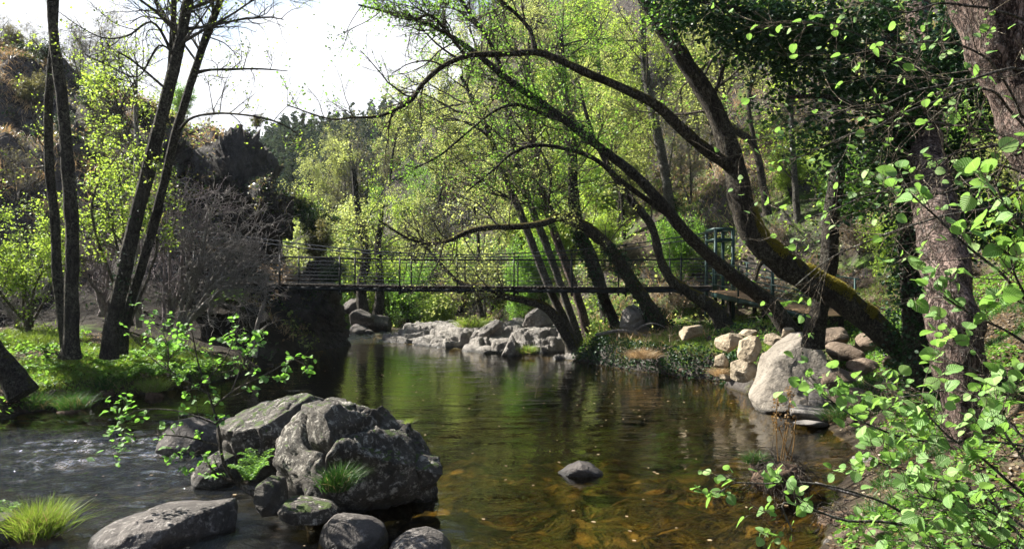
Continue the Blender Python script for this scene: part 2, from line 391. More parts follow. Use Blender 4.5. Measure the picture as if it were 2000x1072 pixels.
M['alder'] = leaf_mat('alder_leaf', (.045, .13, .02), (.11, .26, .045), (.26, .40, .12), .42, .48, .3, veins=True, tcol=(.30, .56, .08))
M['sapling'] = leaf_mat('sapling_leaf', (.05, .15, .02), (.09, .24, .035), (.14, .32, .05), .45, .45, .3, veins=True, tcol=(.22, .5, .04))
M['grass'] = leaf_mat('grass_blade', (.06, .12, .015), (.13, .22, .03), (.30, .32, .10), .38)
M['grass_dk'] = leaf_mat('sedge_blade', (.015, .05, .01), (.03, .10, .015), (.09, .16, .03), .32)
M['straw'] = leaf_mat('dry_stem', (.20, .14, .08), (.32, .24, .14), (.42, .34, .20), .25)
M['mossf'] = leaf_mat('moss_tuft', (.11, .105, .012), (.20, .18, .025), (.30, .27, .05), .38)
M['rust'] = leaf_mat('rust_frond', (.12, .07, .025), (.20, .12, .04), (.28, .18, .07), .25)
M['rock'] = rock_mat('river_rock', (.04, .035, .031), (.115, .10, .09), (.34, .31, .28), la=.7)
M['rock_big'] = rock_mat('lichen_sunpatch_rock', (.022, .019, .016), (.10, .088, .072), (.46, .43, .37), 1., moss=.12)  # lichen, its contrast raised to paint sunlit patches against black
M['rock_slab'] = rock_mat('slab_rock', (.10, .09, .08), (.30, .275, .25), (.42, .40, .37), .6)
M['rock_warm'] = rock_mat('warm_rock', (.14, .12, .095), (.26, .23, .19), (.25, .22, .18), .3)
M['rock_tan'] = rock_mat('tan_rock', (.24, .185, .12), (.42, .35, .25), (.62, .56, .44), .5)
M['rock_brown'] = rock_mat('brown_rock', (.06, .042, .028), (.19, .14, .10), (.34, .28, .2), .4)
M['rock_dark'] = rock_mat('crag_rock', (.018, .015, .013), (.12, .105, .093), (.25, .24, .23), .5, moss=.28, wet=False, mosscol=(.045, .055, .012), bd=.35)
M['steel'] = plain('green_steel', (.012, .035, .032), .5, .2)
M['steel_dk'] = plain('weathered_steel', (.018, .02, .021), .7, .1)
M['cable'] = plain('steel_cable', (.055, .06, .066), .6, .3)
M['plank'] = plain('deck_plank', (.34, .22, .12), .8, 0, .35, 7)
M['plank_dk'] = plain('wet_dark_plank', (.035, .028, .022), .85, 0, .4)  # dark brown planks of the footbridge deck
M['mud'] = plain('bank_mud', (.07, .045, .028), .9, 0, .5)

# ---------------------------------------------------------------- terrain
YR = [-30, 0, 5, 8.4, 9.5, 10.6, 12.4, 15.3, 18, 21.5, 22.3, 25.9, 28.8, 30.2, 34.9, 40, 46, 52, 60, 80, 120, 400]
XR = [1.5, 1.9, 2.6, 3.2, 3.9, 4.6, 5.8, 6.2, 6.0, 5.8, 4.7, 2.5, .2, -1.9, -5.9, -7.4, -11, -18, -26, -40, -60, -60]
YL = [-30, 8, 15.3, 17.7, 20, 22, 27.4, 34.9, 40, 46, 52, 60, 80, 120, 400]
XL = [-12, -11, -10.4, -9.9, -8.9, -8.1, -7.5, -7.4, -11, -19, -28, -36, -50, -72, -72]
def H(x, y, fine=True):
    x = np.asarray(x, float); y = np.asarray(y, float)
    p = np.stack([x, y, 0*x], -1)
    w1 = fbm(p*.35, 3, 3)*.5
    xr = np.interp(y, YR, XR)+w1*.6; xl = np.interp(y, YL, XL)-w1*.6
    dr = x-xr; dl = xl-x
    w = np.minimum(-dr, -dl)
    bed = -(.36+1.0*sm((y-12.5)/7)+.75*sm((-1.-x)/2))*(1-np.exp(-np.clip(w, 0, 50)/(1.6-.9*sm((y-12.5)/3))))-.05
    bed = bed+.16*fbm(p*1.1, 4, 8)*sm(w/1.0)+.1*np.clip(fbm(p*3.1, 3, 9), 0, 1)*sm(w/1.0)
    # right bank
    hi = sm((y-17.5)/3)
    b = (.10+.55*hi)*sm(dr/(.9-.5*hi))+.28*np.clip(dr, 0, 3)*(1-.5*hi)
    d0 = np.interp(y, [6, 10, 16, 22, 28, 60], [3.2, 3.0, 2.6, 4.0, 6.8, 8])
    sp_ = np.interp(y, [32, 55], [.72, 1.2]); hr = b+sp_*(softplus(dr-d0, .7)-softplus(-d0, .7))
    cap = 6.8+2.3*softplus(x+9.2, 2.)+.5*np.clip(y-60, 0, 200)*.2
    hr = np.minimum(hr, cap)
    ks = sm((3.2-x)/1.2)*sm((y-25.7)/1.)*(1-sm((dr-4.2)/3.)); hr = hr*(1-.93*ks)-.25*ks*sm(dr)
    # left bank and hill
    g = .35*sm(dl/.6)+.19*np.clip(dl, 0, 5)
    yy = np.maximum(y-25.5, (dl-10)*.9)
    hl = g+1.05*softplus(yy, .8)
    lim = 9.2+.42*np.clip(-x-15, 0, 40)
    cl = .8*np.clip(dl-.3, 0, 2.2)+2.2*np.clip(dl-2.5, 0, 50)
    hl = np.where(y > 24, np.minimum(hl, cl+g), hl)
    hl = lim-softplus(lim-hl, .8)
    h = np.where(w > 0, bed, np.where(dr > 0, hr, hl))
    a = np.clip(np.maximum(dr, dl)-.3, 0, 6)/6
    stp = fbm(p*.45, 5, 21)
    h = h+a*np.where(dl > 0, 1.1*sm((y-24)/5)+.15, .55)*stp+.05*fbm(p*1.7, 4, 5)*np.clip(np.maximum(dr, dl)*2, 0, 1)
    # ledges on the left hill
    rid = np.abs(fbm(p*.8+5, 4, 31)); h = h-a*sm((y-25)/5)*np.where(dl > 0, 1.5, 0)*np.clip(.35-rid, 0, 1)
    # far hills
    fh = 26+.12*(x+60)+6*fbm(p*.02, 3, 41)
    h = np.maximum(h, fh*sm((y-85)/75)+3*fbm(p*.08, 4, 44)*sm((y-85)/50)-40*(y < 85))
    return h
def ground_points(n, rng, x0, x1, y0, y1, dens=None, off=0.):
    x = rng.uniform(x0, x1, n); y = rng.uniform(y0, y1, n); z = H(x, y)
    k = z > .06
    if dens is not None: k &= rng.random(n) < dens(x, y, z)
    return np.stack([x, y, z+off], 1)[k]
def ground_mat():
    m, nt = mat('ground_cover'); v, g = objpos(nt); z = upness(nt, g)
    s = nt.nodes.new('ShaderNodeSeparateXYZ'); nt.links.new(v, s.inputs[0])
    a = noise(nt, .35, 6, .6, v, .5); b = noise(nt, 3.2, 7, .68, v, .3); c = noise(nt, 26, 5, .7, v)
    soil = ramp(nt, b, [(.3, (.018, .014, .009)), (.5, (.055, .042, .028)), (.7, (.16, .125, .09))])
    green = ramp(nt, c, [(.3, (.035, .065, .012)), (.6, (.085, .145, .025)), (.8, (.15, .2, .05))])
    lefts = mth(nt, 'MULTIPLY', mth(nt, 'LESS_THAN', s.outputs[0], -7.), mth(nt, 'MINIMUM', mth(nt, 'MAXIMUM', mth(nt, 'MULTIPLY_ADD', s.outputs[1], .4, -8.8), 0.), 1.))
    a = mth(nt, 'SUBTRACT', a, mth(nt, 'MULTIPLY', lefts, .13)); soil = mix(nt, soil, (.012, .010, .008), mth(nt, 'MULTIPLY', lefts, .8))  # shade behind the left bank put into the soil colour
    nearr = mth(nt, 'MINIMUM', mth(nt, 'MAXIMUM', mth(nt, 'MULTIPLY_ADD', s.outputs[1], -.4, 8.), 0.), 1.)
    nearr = mth(nt, 'MULTIPLY', nearr, mth(nt, 'GREATER_THAN', s.outputs[0], 0.))
    a = mth(nt, 'SUBTRACT', a, mth(nt, 'MULTIPLY', nearr, .16))
    col = mix(nt, soil, green, ramp(nt, mth(nt, 'ADD', a, mth(nt, 'MULTIPLY', b, .5)), [(.74, 0.), (.86, 1.)]))
    rk = ramp(nt, b, [(.3, (.022, .019, .017)), (.7, (.13, .115, .105))])
    col = mix(nt, col, rk, ramp(nt, mth(nt, 'ADD', z, mth(nt, 'MULTIPLY', mth(nt, 'SUBTRACT', b, .5), .5)), [(.50, 1.), (.64, 0.)]))
    # the bed under the water: pebbles and cobbles
    vo = N(nt, 'ShaderNodeTexVoronoi', Scale=3.1, feature='F1'); nt.links.new(v, vo.inputs['Vector'])
    vb = N(nt, 'ShaderNodeTexVoronoi', Scale=9., feature='F1'); nt.links.new(v, vb.inputs['Vector'])
    sc = nt.nodes.new('ShaderNodeSeparateColor'); nt.links.new(vo.outputs['Color'], sc.inputs[0])
    bedc = ramp(nt, sc.outputs[0], [(0, (.040, .033, .010)), (.35, (.11, .082, .022)), (.6, (.072, .06, .018)), (.85, (.21, .135, .032)), (1, (.24, .18, .08))])
    bedc = mix(nt, bedc, (.018, .015, .007), ramp(nt, mth(nt, 'ADD', vo.outputs[0], mth(nt, 'MULTIPLY', b, .3)), [(.50, 0.), (.74, 1.)]))
    bedc = mix(nt, bedc, (.034, .036, .010), ramp(nt, noise(nt, .8, 4, .6, v), [(.45, 0.), (.62, .6)]))
    bedc = mix(nt, bedc, (.065, .052, .022), mth(nt, 'MULTIPLY', vb.outputs[0], .5))
    bedc = mix(nt, bedc, (.012, .014, .007), ramp(nt, mth(nt, 'MULTIPLY', s.outputs[2], -1.), [(.42, 0.), (.80, 1.)]))  # deep mud tone, also painted dark for light lost in the water
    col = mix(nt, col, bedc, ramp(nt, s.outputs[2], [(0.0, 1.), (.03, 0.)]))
    wet = ramp(nt, mth(nt, 'ADD', s.outputs[2], mth(nt, 'MULTIPLY', c, .06)), [(.05, .7), (.14, 0.)])
    onlyabove = ramp(nt, s.outputs[2], [(0.0, 0.), (.02, 1.)])
    col = mix(nt, col, (.02, .015, .009), mth(nt, 'MULTIPLY', wet, onlyabove))
    finish(nt, col, .95, mth(nt, 'ADD', b, mth(nt, 'MULTIPLY', c, .4)), .9, .14, .15); return m
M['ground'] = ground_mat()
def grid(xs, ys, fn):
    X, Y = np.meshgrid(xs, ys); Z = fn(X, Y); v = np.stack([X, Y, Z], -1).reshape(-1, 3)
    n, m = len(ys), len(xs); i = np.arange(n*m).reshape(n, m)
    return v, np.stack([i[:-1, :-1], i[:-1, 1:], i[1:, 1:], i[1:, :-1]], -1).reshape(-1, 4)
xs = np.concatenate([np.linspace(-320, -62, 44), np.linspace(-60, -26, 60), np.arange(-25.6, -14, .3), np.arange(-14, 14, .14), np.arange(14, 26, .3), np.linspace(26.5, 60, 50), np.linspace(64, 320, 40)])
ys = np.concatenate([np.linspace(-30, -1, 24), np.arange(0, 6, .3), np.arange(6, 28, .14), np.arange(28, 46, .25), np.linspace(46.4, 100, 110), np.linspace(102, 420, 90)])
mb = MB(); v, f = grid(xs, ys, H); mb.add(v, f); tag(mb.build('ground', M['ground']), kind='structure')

# ---------------------------------------------------------------- water
def water_mat():
    m, nt = mat('river_water'); v, g = objpos(nt)
    vs, _ = objpos(nt, (.42, .85, 1.)); s = nt.nodes.new('ShaderNodeSeparateXYZ'); nt.links.new(v, s.inputs[0])
    calm = noise(nt, 2.6, 4, .6, vs, .8); sl = noise(nt, .9, 2, .5, vs, .3)
    vr, _ = objpos(nt, (.75, 1.05, 1.)); rf = noise(nt, 2.6, 7, .70, vr, 1.4); rg = noise(nt, 1.0, 3, .6, vr, .8)
    # riffle mask: fast shallow water on the left, and the tail beside the boulders
    mx = mth(nt, 'ADD', mth(nt, 'MULTIPLY', s.outputs[0], -1.), mth(nt, 'MULTIPLY', noise(nt, .5, 3, .5, v), 2.5))
    xm = mth(nt, 'MULTIPLY_ADD', mx, .30, -.95); xm = mth(nt, 'MINIMUM', mth(nt, 'MAXIMUM', xm, 0.), 1.)
    ym = mth(nt, 'MULTIPLY_ADD', mth(nt, 'ADD', s.outputs[1], mth(nt, 'MULTIPLY', noise(nt, .6, 3, .5, v), 3.)), -.5, 8.3); ym = mth(nt, 'MINIMUM', mth(nt, 'MAXIMUM', ym, 0.), 1.)
    far = mth(nt, 'MINIMUM', mth(nt, 'MAXIMUM', mth(nt, 'MULTIPLY_ADD', s.outputs[1], .5, -16.5), 0.), 1.)
    mask = mth(nt, 'MAXIMUM', mth(nt, 'MULTIPLY', xm, ym), far)
    h = mth(nt, 'ADD', mth(nt, 'MULTIPLY', calm, .015), mth(nt, 'MULTIPLY', sl, .012))
    h = mth(nt, 'ADD', h, mth(nt, 'MULTIPLY', mask, mth(nt, 'ADD', mth(nt, 'MULTIPLY', rf, .20), mth(nt, 'MULTIPLY', rg, .05))))
    b = N(nt, 'ShaderNodeBump', Strength=1., Distance=1.); nt.links.new(h, b.inputs['Height'])
    fr = N(nt, 'ShaderNodeFresnel', IOR=1.33); nt.links.new(b.outputs[0], fr.inputs['Normal'])
    tr = nt.nodes.new('ShaderNodeBsdfTransparent'); tr.inputs[0].default_value = (.90, .78, .46, 1)
    gl = N(nt, 'ShaderNodeBsdfGlossy', Roughness=.0); nt.links.new(b.outputs[0], gl.inputs['Normal']); gl.inputs[0].default_value = (1, 1, 1, 1)
    x = nt.nodes.new('ShaderNodeMixShader'); nt.links.new(mth(nt, 'ADD', fr.outputs[0], mth(nt, 'MULTIPLY', mask, .15)), x.inputs[0]); nt.links.new(tr.outputs[0], x.inputs[1]); nt.links.new(gl.outputs[0], x.inputs[2])
    # thin foam threads in the fastest water
    fo = nt.nodes.new('ShaderNodeBsdfDiffuse'); fo.inputs[0].default_value = (.75, .78, .82, 1)
    fm = mth(nt, 'MULTIPLY', mask, ramp(nt, mth(nt, 'MULTIPLY', rf, mth(nt, 'ADD', rg, .5)), [(.80, 0.), (.9, .4)]))
    y = nt.nodes.new('ShaderNodeMixShader'); nt.links.new(fm, y.inputs[0]); nt.links.new(x.outputs[0], y.inputs[1]); nt.links.new(fo.outputs[0], y.inputs[2])
    o = nt.nodes.new('ShaderNodeOutputMaterial'); nt.links.new(y.outputs[0], o.inputs[0]); return m
def wz(x, y):
    p = np.stack([x, y*1.6, 0*x], -1); k = np.clip(-.30*x-.9, 0, 1)*np.clip((17-y)/2, 0, 1)
    q = p*np.array([.75, 1., 1])+fbm(p*.9, 2, 80)[..., None]*.5
    return k*(.045*fbm(p*1.1, 2, 77)+.045*(1-2*np.abs(fbm(q*1.7, 3, 79)))*np.clip(.5+fbm(p*.5, 2, 81)*1.5, .15, 1.2)+.012*fbm(q*7, 3, 82))+.004*fbm(p*.8, 2, 78)
mb = MB(); v, f = grid(np.concatenate([np.arange(-14, 0, .045), np.arange(0, 9, .12)]), np.concatenate([np.linspace(-28, 4, 30), np.arange(4.2, 7.5, .12), np.arange(7.5, 16.5, .04), np.arange(16.6, 20, .12), np.arange(20, 62, .4)]), wz)
v2, f2 = grid(np.linspace(-75, -14.01, 40), np.linspace(36, 130, 50), lambda x, y: 0*x)
mb.add(v, f); mb.add(v2, f2); tag(mb.build('water', water_mat()), kind='structure')

# ---------------------------------------------------------------- sky, sun, camera
SUN = nrm(np.array([-.68, .30, .66]))
el = math.asin(SUN[2]); az = math.atan2(SUN[0], SUN[1])
w = bpy.data.worlds.new('World'); scene.world = w; w.use_nodes = True; nt = w.node_tree; nt.nodes.clear()
sky = N(nt, 'ShaderNodeTexSky', sky_type='NISHITA', sun_disc=False, sun_elevation=el, sun_rotation=az, air_density=1.3, dust_density=2.2, ozone_density=3.5)
tc = nt.nodes.new('ShaderNodeTexCoord'); mp = nt.nodes.new('ShaderNodeMapping'); mp.inputs['Scale'].default_value = (1, 1, 3.2); nt.links.new(tc.outputs['Generated'], mp.inputs[0])
cn = noise(nt, 1.9, 7, .58, mp.outputs[0], .5)
ss = nt.nodes.new('ShaderNodeSeparateXYZ'); nt.links.new(tc.outputs['Generated'], ss.inputs[0])
cloud = ramp(nt, mth(nt, 'SUBTRACT', cn, mth(nt, 'MULTIPLY', mth(nt, 'SUBTRACT', ss.outputs[2], .25), 1.2)), [(.30, 0.), (.46, .97)])
cb = nt.nodes.new('ShaderNodeMix'); cb.data_type = 'RGBA'; nt.links.new(cloud, cb.inputs[0]); nt.links.new(sky.outputs[0], cb.inputs[6]); cb.inputs[7].default_value = (7, 7.1, 7.4, 1)
bg = nt.nodes.new('ShaderNodeBackground'); bg.inputs[1].default_value = .05; nt.links.new(cb.outputs[2], bg.inputs[0])
ow = nt.nodes.new('ShaderNodeOutputWorld'); nt.links.new(bg.outputs[0], ow.inputs[0])
sl = bpy.data.lights.new('sun', 'SUN'); sl.energy = 5.0; sl.angle = R(.5); sl.color = (1, .955, .87)
so = bpy.data.objects.new('sun', sl); COL.objects.link(so); so.rotation_euler = Vector(SUN).to_track_quat('Z', 'Y').to_euler(); so.location = (-30, 10, 40)
cd = bpy.data.cameras.new('camera'); cd.lens = 27; cd.sensor_width = 36; cd.clip_end = 2000; cd.clip_start = .05
co = bpy.data.objects.new('camera', cd); COL.objects.link(co); co.location = (0, 0, CZ); co.rotation_euler = (R(90), 0, 0); scene.camera = co
scene.view_settings.view_transform = 'Standard'; scene.view_settings.look = 'None'; scene.view_settings.exposure = 1.95; scene.view_settings.gamma = 1
cy = scene.cycles; cy.max_bounces = 7; cy.diffuse_bounces = 2; cy.glossy_bounces = 3; cy.transmission_bounces = 4; cy.transparent_max_bounces = 12
cy.use_denoising = True; cy.caustics_reflective = False; cy.caustics_refractive = False; cy.sample_clamp_indirect = 4

# ---------------------------------------------------------------- rocks
def outl(name, label, cat, poly, D, depth, seed, m, group=None, **k):
    mb = MB(); c = rock_outline(mb, poly, D, depth, seed, **k)
    return tag(mb.build(name, m), label, cat, group)
outl('boulder', 'huge pitted grey boulder with pale lichen rim rising from the river in the foreground', 'boulder',
     [(500, 1000), (505, 880), (530, 830), (575, 797), (640, 785), (700, 792), (725, 800), (740, 785), (760, 800), (810, 835), (845, 870), (858, 910), (856, 960), (850, 1010), (700, 1060), (560, 1050)], 10.1, 1.25, 11, M['rock_big'], rough=.11, facets=15, cut=.66, sub=6, cleft=.20, cf=(1., 1., .9), hard=.95)
outl('boulder', 'slanted grey boulder standing right behind the huge foreground boulder', 'boulder',
     [(405, 900), (420, 850), (440, 800), (470, 778), (530, 773), (590, 770), (625, 785), (650, 830), (640, 920), (520, 960), (420, 950)], 11.6, .9, 23, M['rock_big'], rough=.06, facets=14, cut=.5, cleft=.06, sub=6, hard=1.)
outl('rock', 'low rounded pale rock poking from the riffle left of the slanted boulder', 'rock',
     [(305, 865), (320, 840), (345, 820), (375, 813), (405, 825), (430, 850), (440, 890), (380, 915), (315, 900)], 13.2, .6, 35, M['rock'], rough=.05)
outl('rock', 'small low rock in the shade under the left foot of the slanted boulder', 'rock',
     [(370, 930), (390, 905), (425, 880), (455, 890), (470, 940), (440, 965), (385, 960)], 11.0, .35, 36, M['rock_big'], rough=.06)
outl('rock', 'long smooth whale backed grey rock at the bottom left of the river', 'rock',
     [(183, 1060), (195, 1035), (225, 1018), (262, 1010), (290, 995), (330, 992), (380, 993), (425, 988), (448, 984), (456, 1005), (452, 1050), (430, 1085), (200, 1095)], 8.9, .75, 41, M['rock'], rough=.05, facets=8, cut=.72, sub=6)
outl('rock', 'blocky brownish rock cut by the bottom edge below the huge boulder', 'rock',
     [(622, 1075), (632, 1025), (650, 1008), (690, 1008), (725, 1015), (750, 1030), (758, 1055), (752, 1100), (640, 1110)], 8.7, .5, 52, M['rock'], rough=.05)
outl('rock', 'flat topped rock at the bottom edge, just right of the blocky brownish one', 'rock',
     [(755, 1085), (765, 1060), (790, 1045), (830, 1040), (865, 1052), (885, 1075), (880, 1110), (770, 1115)], 8.4, .5, 53, M['rock'], rough=.05)
outl('rock', 'dark rounded rock leaning on the front foot of the huge boulder', 'rock',
     [(498, 975), (505, 945), (525, 930), (550, 935), (558, 960), (560, 1000), (520, 1005)], 9.3, .35, 61, M['rock_big'], rough=.05)
outl('rock', 'long low dark rock lying in front of the huge boulder', 'rock',
     [(545, 990), (560, 975), (600, 978), (645, 985), (662, 1000), (640, 1015), (580, 1015), (550, 1005)], 9.15, .4, 62, M['rock_big'], rough=.05)
outl('rock', 'dark wet rock at the very left edge behind the grass tuft', 'rock',
     [(-70, 1090), (-60, 1020), (-20, 1005), (15, 1010), (33, 1035), (36, 1090), (0, 1120)], 8.6, .5, 63, M['rock'], rough=.05)
outl('rock', 'small pointed rock alone in the middle of the golden shallows', 'rock',
     [(1088, 924), (1105, 912), (1132, 900), (1155, 906), (1178, 922), (1170, 940), (1110, 942)], 11.6, .28, 71, M['rock'], rough=.06)
outl('boulder', 'big smooth warm grey boulder leaning at the right water edge', 'boulder',
     [(1458, 770), (1480, 740), (1500, 700), (1545, 670), (1575, 652), (1600, 655), (1612, 690), (1625, 740), (1615, 780), (1560, 800), (1500, 800), (1465, 795)], 17.6, .95, 81, M['rock_warm'], rough=.05, facets=7, cut=.74, sub=6, cleft=.02, lean=.75)
tan = [('large flat faced tan block on top of the rockpile left of the smooth boulder', [(1440, 700), (1448, 665), (1475, 655), (1500, 660), (1502, 685), (1480, 705), (1455, 708)], 18.6, .45),
       ('wide tan block at the water edge, lowest in the rockpile left of the smooth boulder', [(1427, 745), (1430, 710), (1455, 700), (1482, 712), (1480, 735), (1450, 748)], 18.4, .45),
       ('tan slab lying across the top left of the rockpile', [(1395, 680), (1400, 660), (1430, 650), (1460, 652), (1455, 668), (1420, 688)], 19.2, .45),
       ('reddish tan block at the left foot of the rockpile', [(1395, 718), (1398, 695), (1420, 690), (1430, 705), (1425, 720)], 18.9, .3),
       ('small tan stone squeezed between the rockpile and the smooth boulder', [(1480, 712), (1490, 690), (1510, 685), (1515, 705), (1500, 720)], 18.3, .3),
       ('tan stone behind the rockpile at the foot of the leaning trunk', [(1490, 672), (1496, 655), (1520, 648), (1535, 662), (1520, 678)], 19.4, .3)]
for i, (l, p, D, dp) in enumerate(tan):
    outl('stone_block', l, 'rock', p, D, dp, 90+i, M['rock_tan'], 'tan blocks heaped left of the smooth boulder', sub=5, rough=.06, facets=22, cut=.45, cleft=.05, hard=1., lean=.35)
# rubble to the right of the boulder
rub = [(1640, 745, 17.2, .5, 'broad brown stone in the rubble directly right of the smooth boulder'), (1690, 720, 17.5, .42, 'brown stone high in the rubble, under the mossy leaning trunk'),
       (1650, 690, 18.2, .42, 'pale brown slab on top of the rubble behind the smooth boulder'), (1730, 760, 16, .4, 'dark brown stone in the rubble beside the right trunk foot'),
       (1665, 785, 15.8, .45, 'dark wedge of rock low in the rubble above the flat grey stones'), (1630, 660, 18.8, .4, 'small block in the dry wall behind the smooth boulder top'),
       (1700, 665, 18.6, .4, 'end block of the dry wall below the mossy trunk'), (1760, 700, 16.5, .35, 'brown cobble lodged by the mossy trunk foot'), (1720, 830, 14, .35, 'brown cobble on the shore among the alder leaves')]
for i, (px, py, D, s, l) in enumerate(rub):
    mb = MB(); c = P(px, py, D); rock(mb, c, (s*1.15, s*.9, s*.62), 120+i, rot=i*1.3, tilt=.2*math.sin(i*2.), rough=.09, planes=12, sharp=18, sub=4)
    tag(mb.build('rubble_stone', M['rock_brown']), l, 'rock', 'rubble right of the smooth boulder')
flat = [(1600, 812, 15.8, (.75, .5, .20), 'flat pale grey stone at the water edge right of the smooth boulder'), (1615, 790, 16.3, (.42, .3, .22), 'upright grey wedge behind the flat pale stone'),
        (1585, 828, 15.2, (.35, .22, .08), 'thin grey slab just above the water before the flat pale stone'), (1700, 925, 12., (.32, .34, .28), 'rounded pale stone by the shore under the alder leaves'),
        (1735, 1022, 9.6, (.36, .3, .08), 'flat pale stone in the shallows by the bottom sedge'), (1622, 1066, 8.5, (.10, .10, .07), 'fist sized pebble at the bottom edge below the root clump')]
for i, (px, py, D, s, l) in enumerate(flat):
    mb = MB(); rock(mb, P(px, py, D), s, 140+i, rot=.3*i, tilt=.12, rough=.07, planes=10, sharp=16)
    tag(mb.build('shore_stone', M['rock_slab']), l, 'rock')
# pale slabs in the middle distance
M['rock_shelf'] = rock_mat('bedrock_layers', (.12, .108, .095), (.40, .37, .33), (.5, .48, .45), .6, bd=.22)
def shelf(label, A, B, wd, top, seed, m=M['rock_shelf'], tilt=.0):
    """bedrock shelf between two shore points, rising inland in tilted layers"""
    A, B = np.array(A, float), np.array(B, float); u = B-A; L = np.linalg.norm(u); u = u/L; n = np.array([-u[1], u[0]])
    if n[1] < 0: n = -n
    nu, nv = int(L/.045), int(wd/.045); U, V = np.meshgrid(np.linspace(0, L, nu), np.linspace(-.5, wd, nv))
    q = np.stack([U, V, 0*U+seed], -1); wv = fbm(q*.7, 3, seed)*.5
    e = np.minimum(np.minimum(U+wv*1.2, L-U+wv*1.2), (wd-V)*1.4+wv)
    s_ = V*.62+U*tilt+wv*1.3; s_ = s_+.12*fbm(q*2.5, 3, seed+8); st = s_-np.floor(s_/.42)*.42; lay = np.floor(s_/.42)*.20*(1+.5*fbm(q*.9, 2, seed+4))-st*.18-.12*sm(1-st/.05)
    z = np.minimum(lay+.10*fbm(q*1.5, 4, seed+2)+V*top*.18+.02, top+.18*fbm(q*.8, 4, seed+1))
    ck = 1-np.abs(fbm(q*np.array([.9, 2.2, 1])+3, 3, seed+7))*7; z = z-.24*np.clip(ck, 0, 1)**2
    z = z+.03*fbm(q*5, 4, seed+6)
    z = np.where(V < .15, np.minimum(z, (V+.1)*1.6), z)-(1-sm(e/.5))*.9
    X = A[0]+u[0]*U+n[0]*V; Y = A[1]+u[1]*U+n[1]*V; v = np.stack([X, Y, z], -1).reshape(-1, 3); i_ = np.arange(nu*nv).reshape(nv, nu)
    mb = MB(); mb.add(v, np.stack([i_[:-1, :-1], i_[:-1, 1:], i_[1:, 1:], i_[1:, :-1]], -1).reshape(-1, 4)); tag(mb.build('rock_shelf', m), label, 'rock')
shelf('long low streaked shelf of grey bedrock at the far left of the right shore', (-6.4, 35.2), (-2.2, 30.6), 4.6, .75, 3, tilt=.12)
shelf('broad sunlit shelf of pale bedrock sloping into the water below the trunk cluster', (-2.7, 30.0), (1.3, 27.9), 5.2, 1.0, 8, tilt=-.15)
shelf('low grey shelf reaching into the water below the trunk cluster', (.9, 26.7), (2.6, 25.9), 1.2, .2, 12)
sl_ = [('raised wedge of pale rock with a sharp upper edge', [(915, 662), (940, 640), (970, 622), (988, 628), (960, 655), (930, 672)], 31.0, .6),
       ('pointed white rock at the right end of the sunlit shelf', [(975, 700), (990, 672), (1000, 652), (1012, 672), (1024, 700), (1000, 706)], 28.2, .5),
       ('round brown topped rock on the upper pale ledge', [(1020, 636), (1028, 610), (1052, 600), (1078, 610), (1082, 634), (1050, 644)], 31.0, .6),
       ('grey boulder in the grass to the right of the ivy trunks', [(1210, 640), (1215, 608), (1240, 592), (1265, 600), (1280, 640), (1240, 652)], 26.5, .7)]
for i, (l, p, D, dp) in enumerate(sl_):
    outl('rock_slab', l, 'rock', p, D, dp, 160+i, M['rock_slab'], sub=6, rough=.10, facets=18, cut=.5, cleft=.08)
fl = [(708, 612, 40, .8, 'upper grey boulder beside the rapid beyond the crag'), (698, 640, 39, .7, 'round grey boulder at the rapid, touching the dark crag'), (735, 625, 41, .9, 'dark boulder behind the far left bank rocks'),
      (722, 645, 39, .45, 'small boulder at the top of the rapid'), (690, 588, 42, .8, 'high grey rock above the rapid')]
for i, (px, py, D, s, l) in enumerate(fl):
    mb = MB(); rock(mb, P(px, py, D)-[0, 0, .2], (s*.8, s*.8, s*.6), 180+i, rough=.09, sharp=20); tag(mb.build('boulder', M['rock']), l, 'boulder', 'boulders by the far rapid')
# dark crag on the left bank
def crag(l, poly, D, depth, seed, **k):
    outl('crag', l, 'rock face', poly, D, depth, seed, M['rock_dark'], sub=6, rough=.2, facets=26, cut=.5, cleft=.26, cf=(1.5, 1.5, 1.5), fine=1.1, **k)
crag('overhanging dark crag above the left end of the footbridge', [(330, 420), (350, 260), (385, 220), (440, 222), (500, 235), (545, 250), (515, 285), (540, 330), (590, 370), (605, 430), (600, 520), (480, 560), (360, 520)], 30.6, 3.6, 201)
crag('shaded rock foot below the footbridge that drops into the water', [(430, 560), (500, 530), (590, 500), (640, 520), (668, 580), (690, 650), (688, 700), (600, 715), (500, 725), (420, 690)], 30.5, 3.2, 203)
crag('shaded ledge behind the grey thicket, left of the overhanging crag', [(200, 520), (230, 400), (290, 360), (350, 370), (390, 440), (400, 560), (300, 600)], 31, 2.4, 205)
crag('weathered outcrop on the upper left hillside at the frame edge', [(-80, 200), (-40, 130), (20, 108), (60, 118), (88, 150), (70, 190), (0, 215)], 38, 2.5, 207)
crag('dark rock band across the left hillside below the outcrop', [(-100, 300), (-60, 220), (30, 205), (100, 215), (150, 250), (140, 290), (40, 310)], 35, 2, 209)
crag('dark rock step on the left hillside between the leaning trees', [(120, 330), (180, 280), (250, 290), (330, 270), (360, 320), (300, 370), (180, 380)], 34, 2, 211)
crag('low dark rock wall in the shade behind the twin trunks', [(-60, 560), (-40, 420), (60, 380), (180, 400), (230, 470), (210, 600), (60, 640)], 29.5, 2, 213)

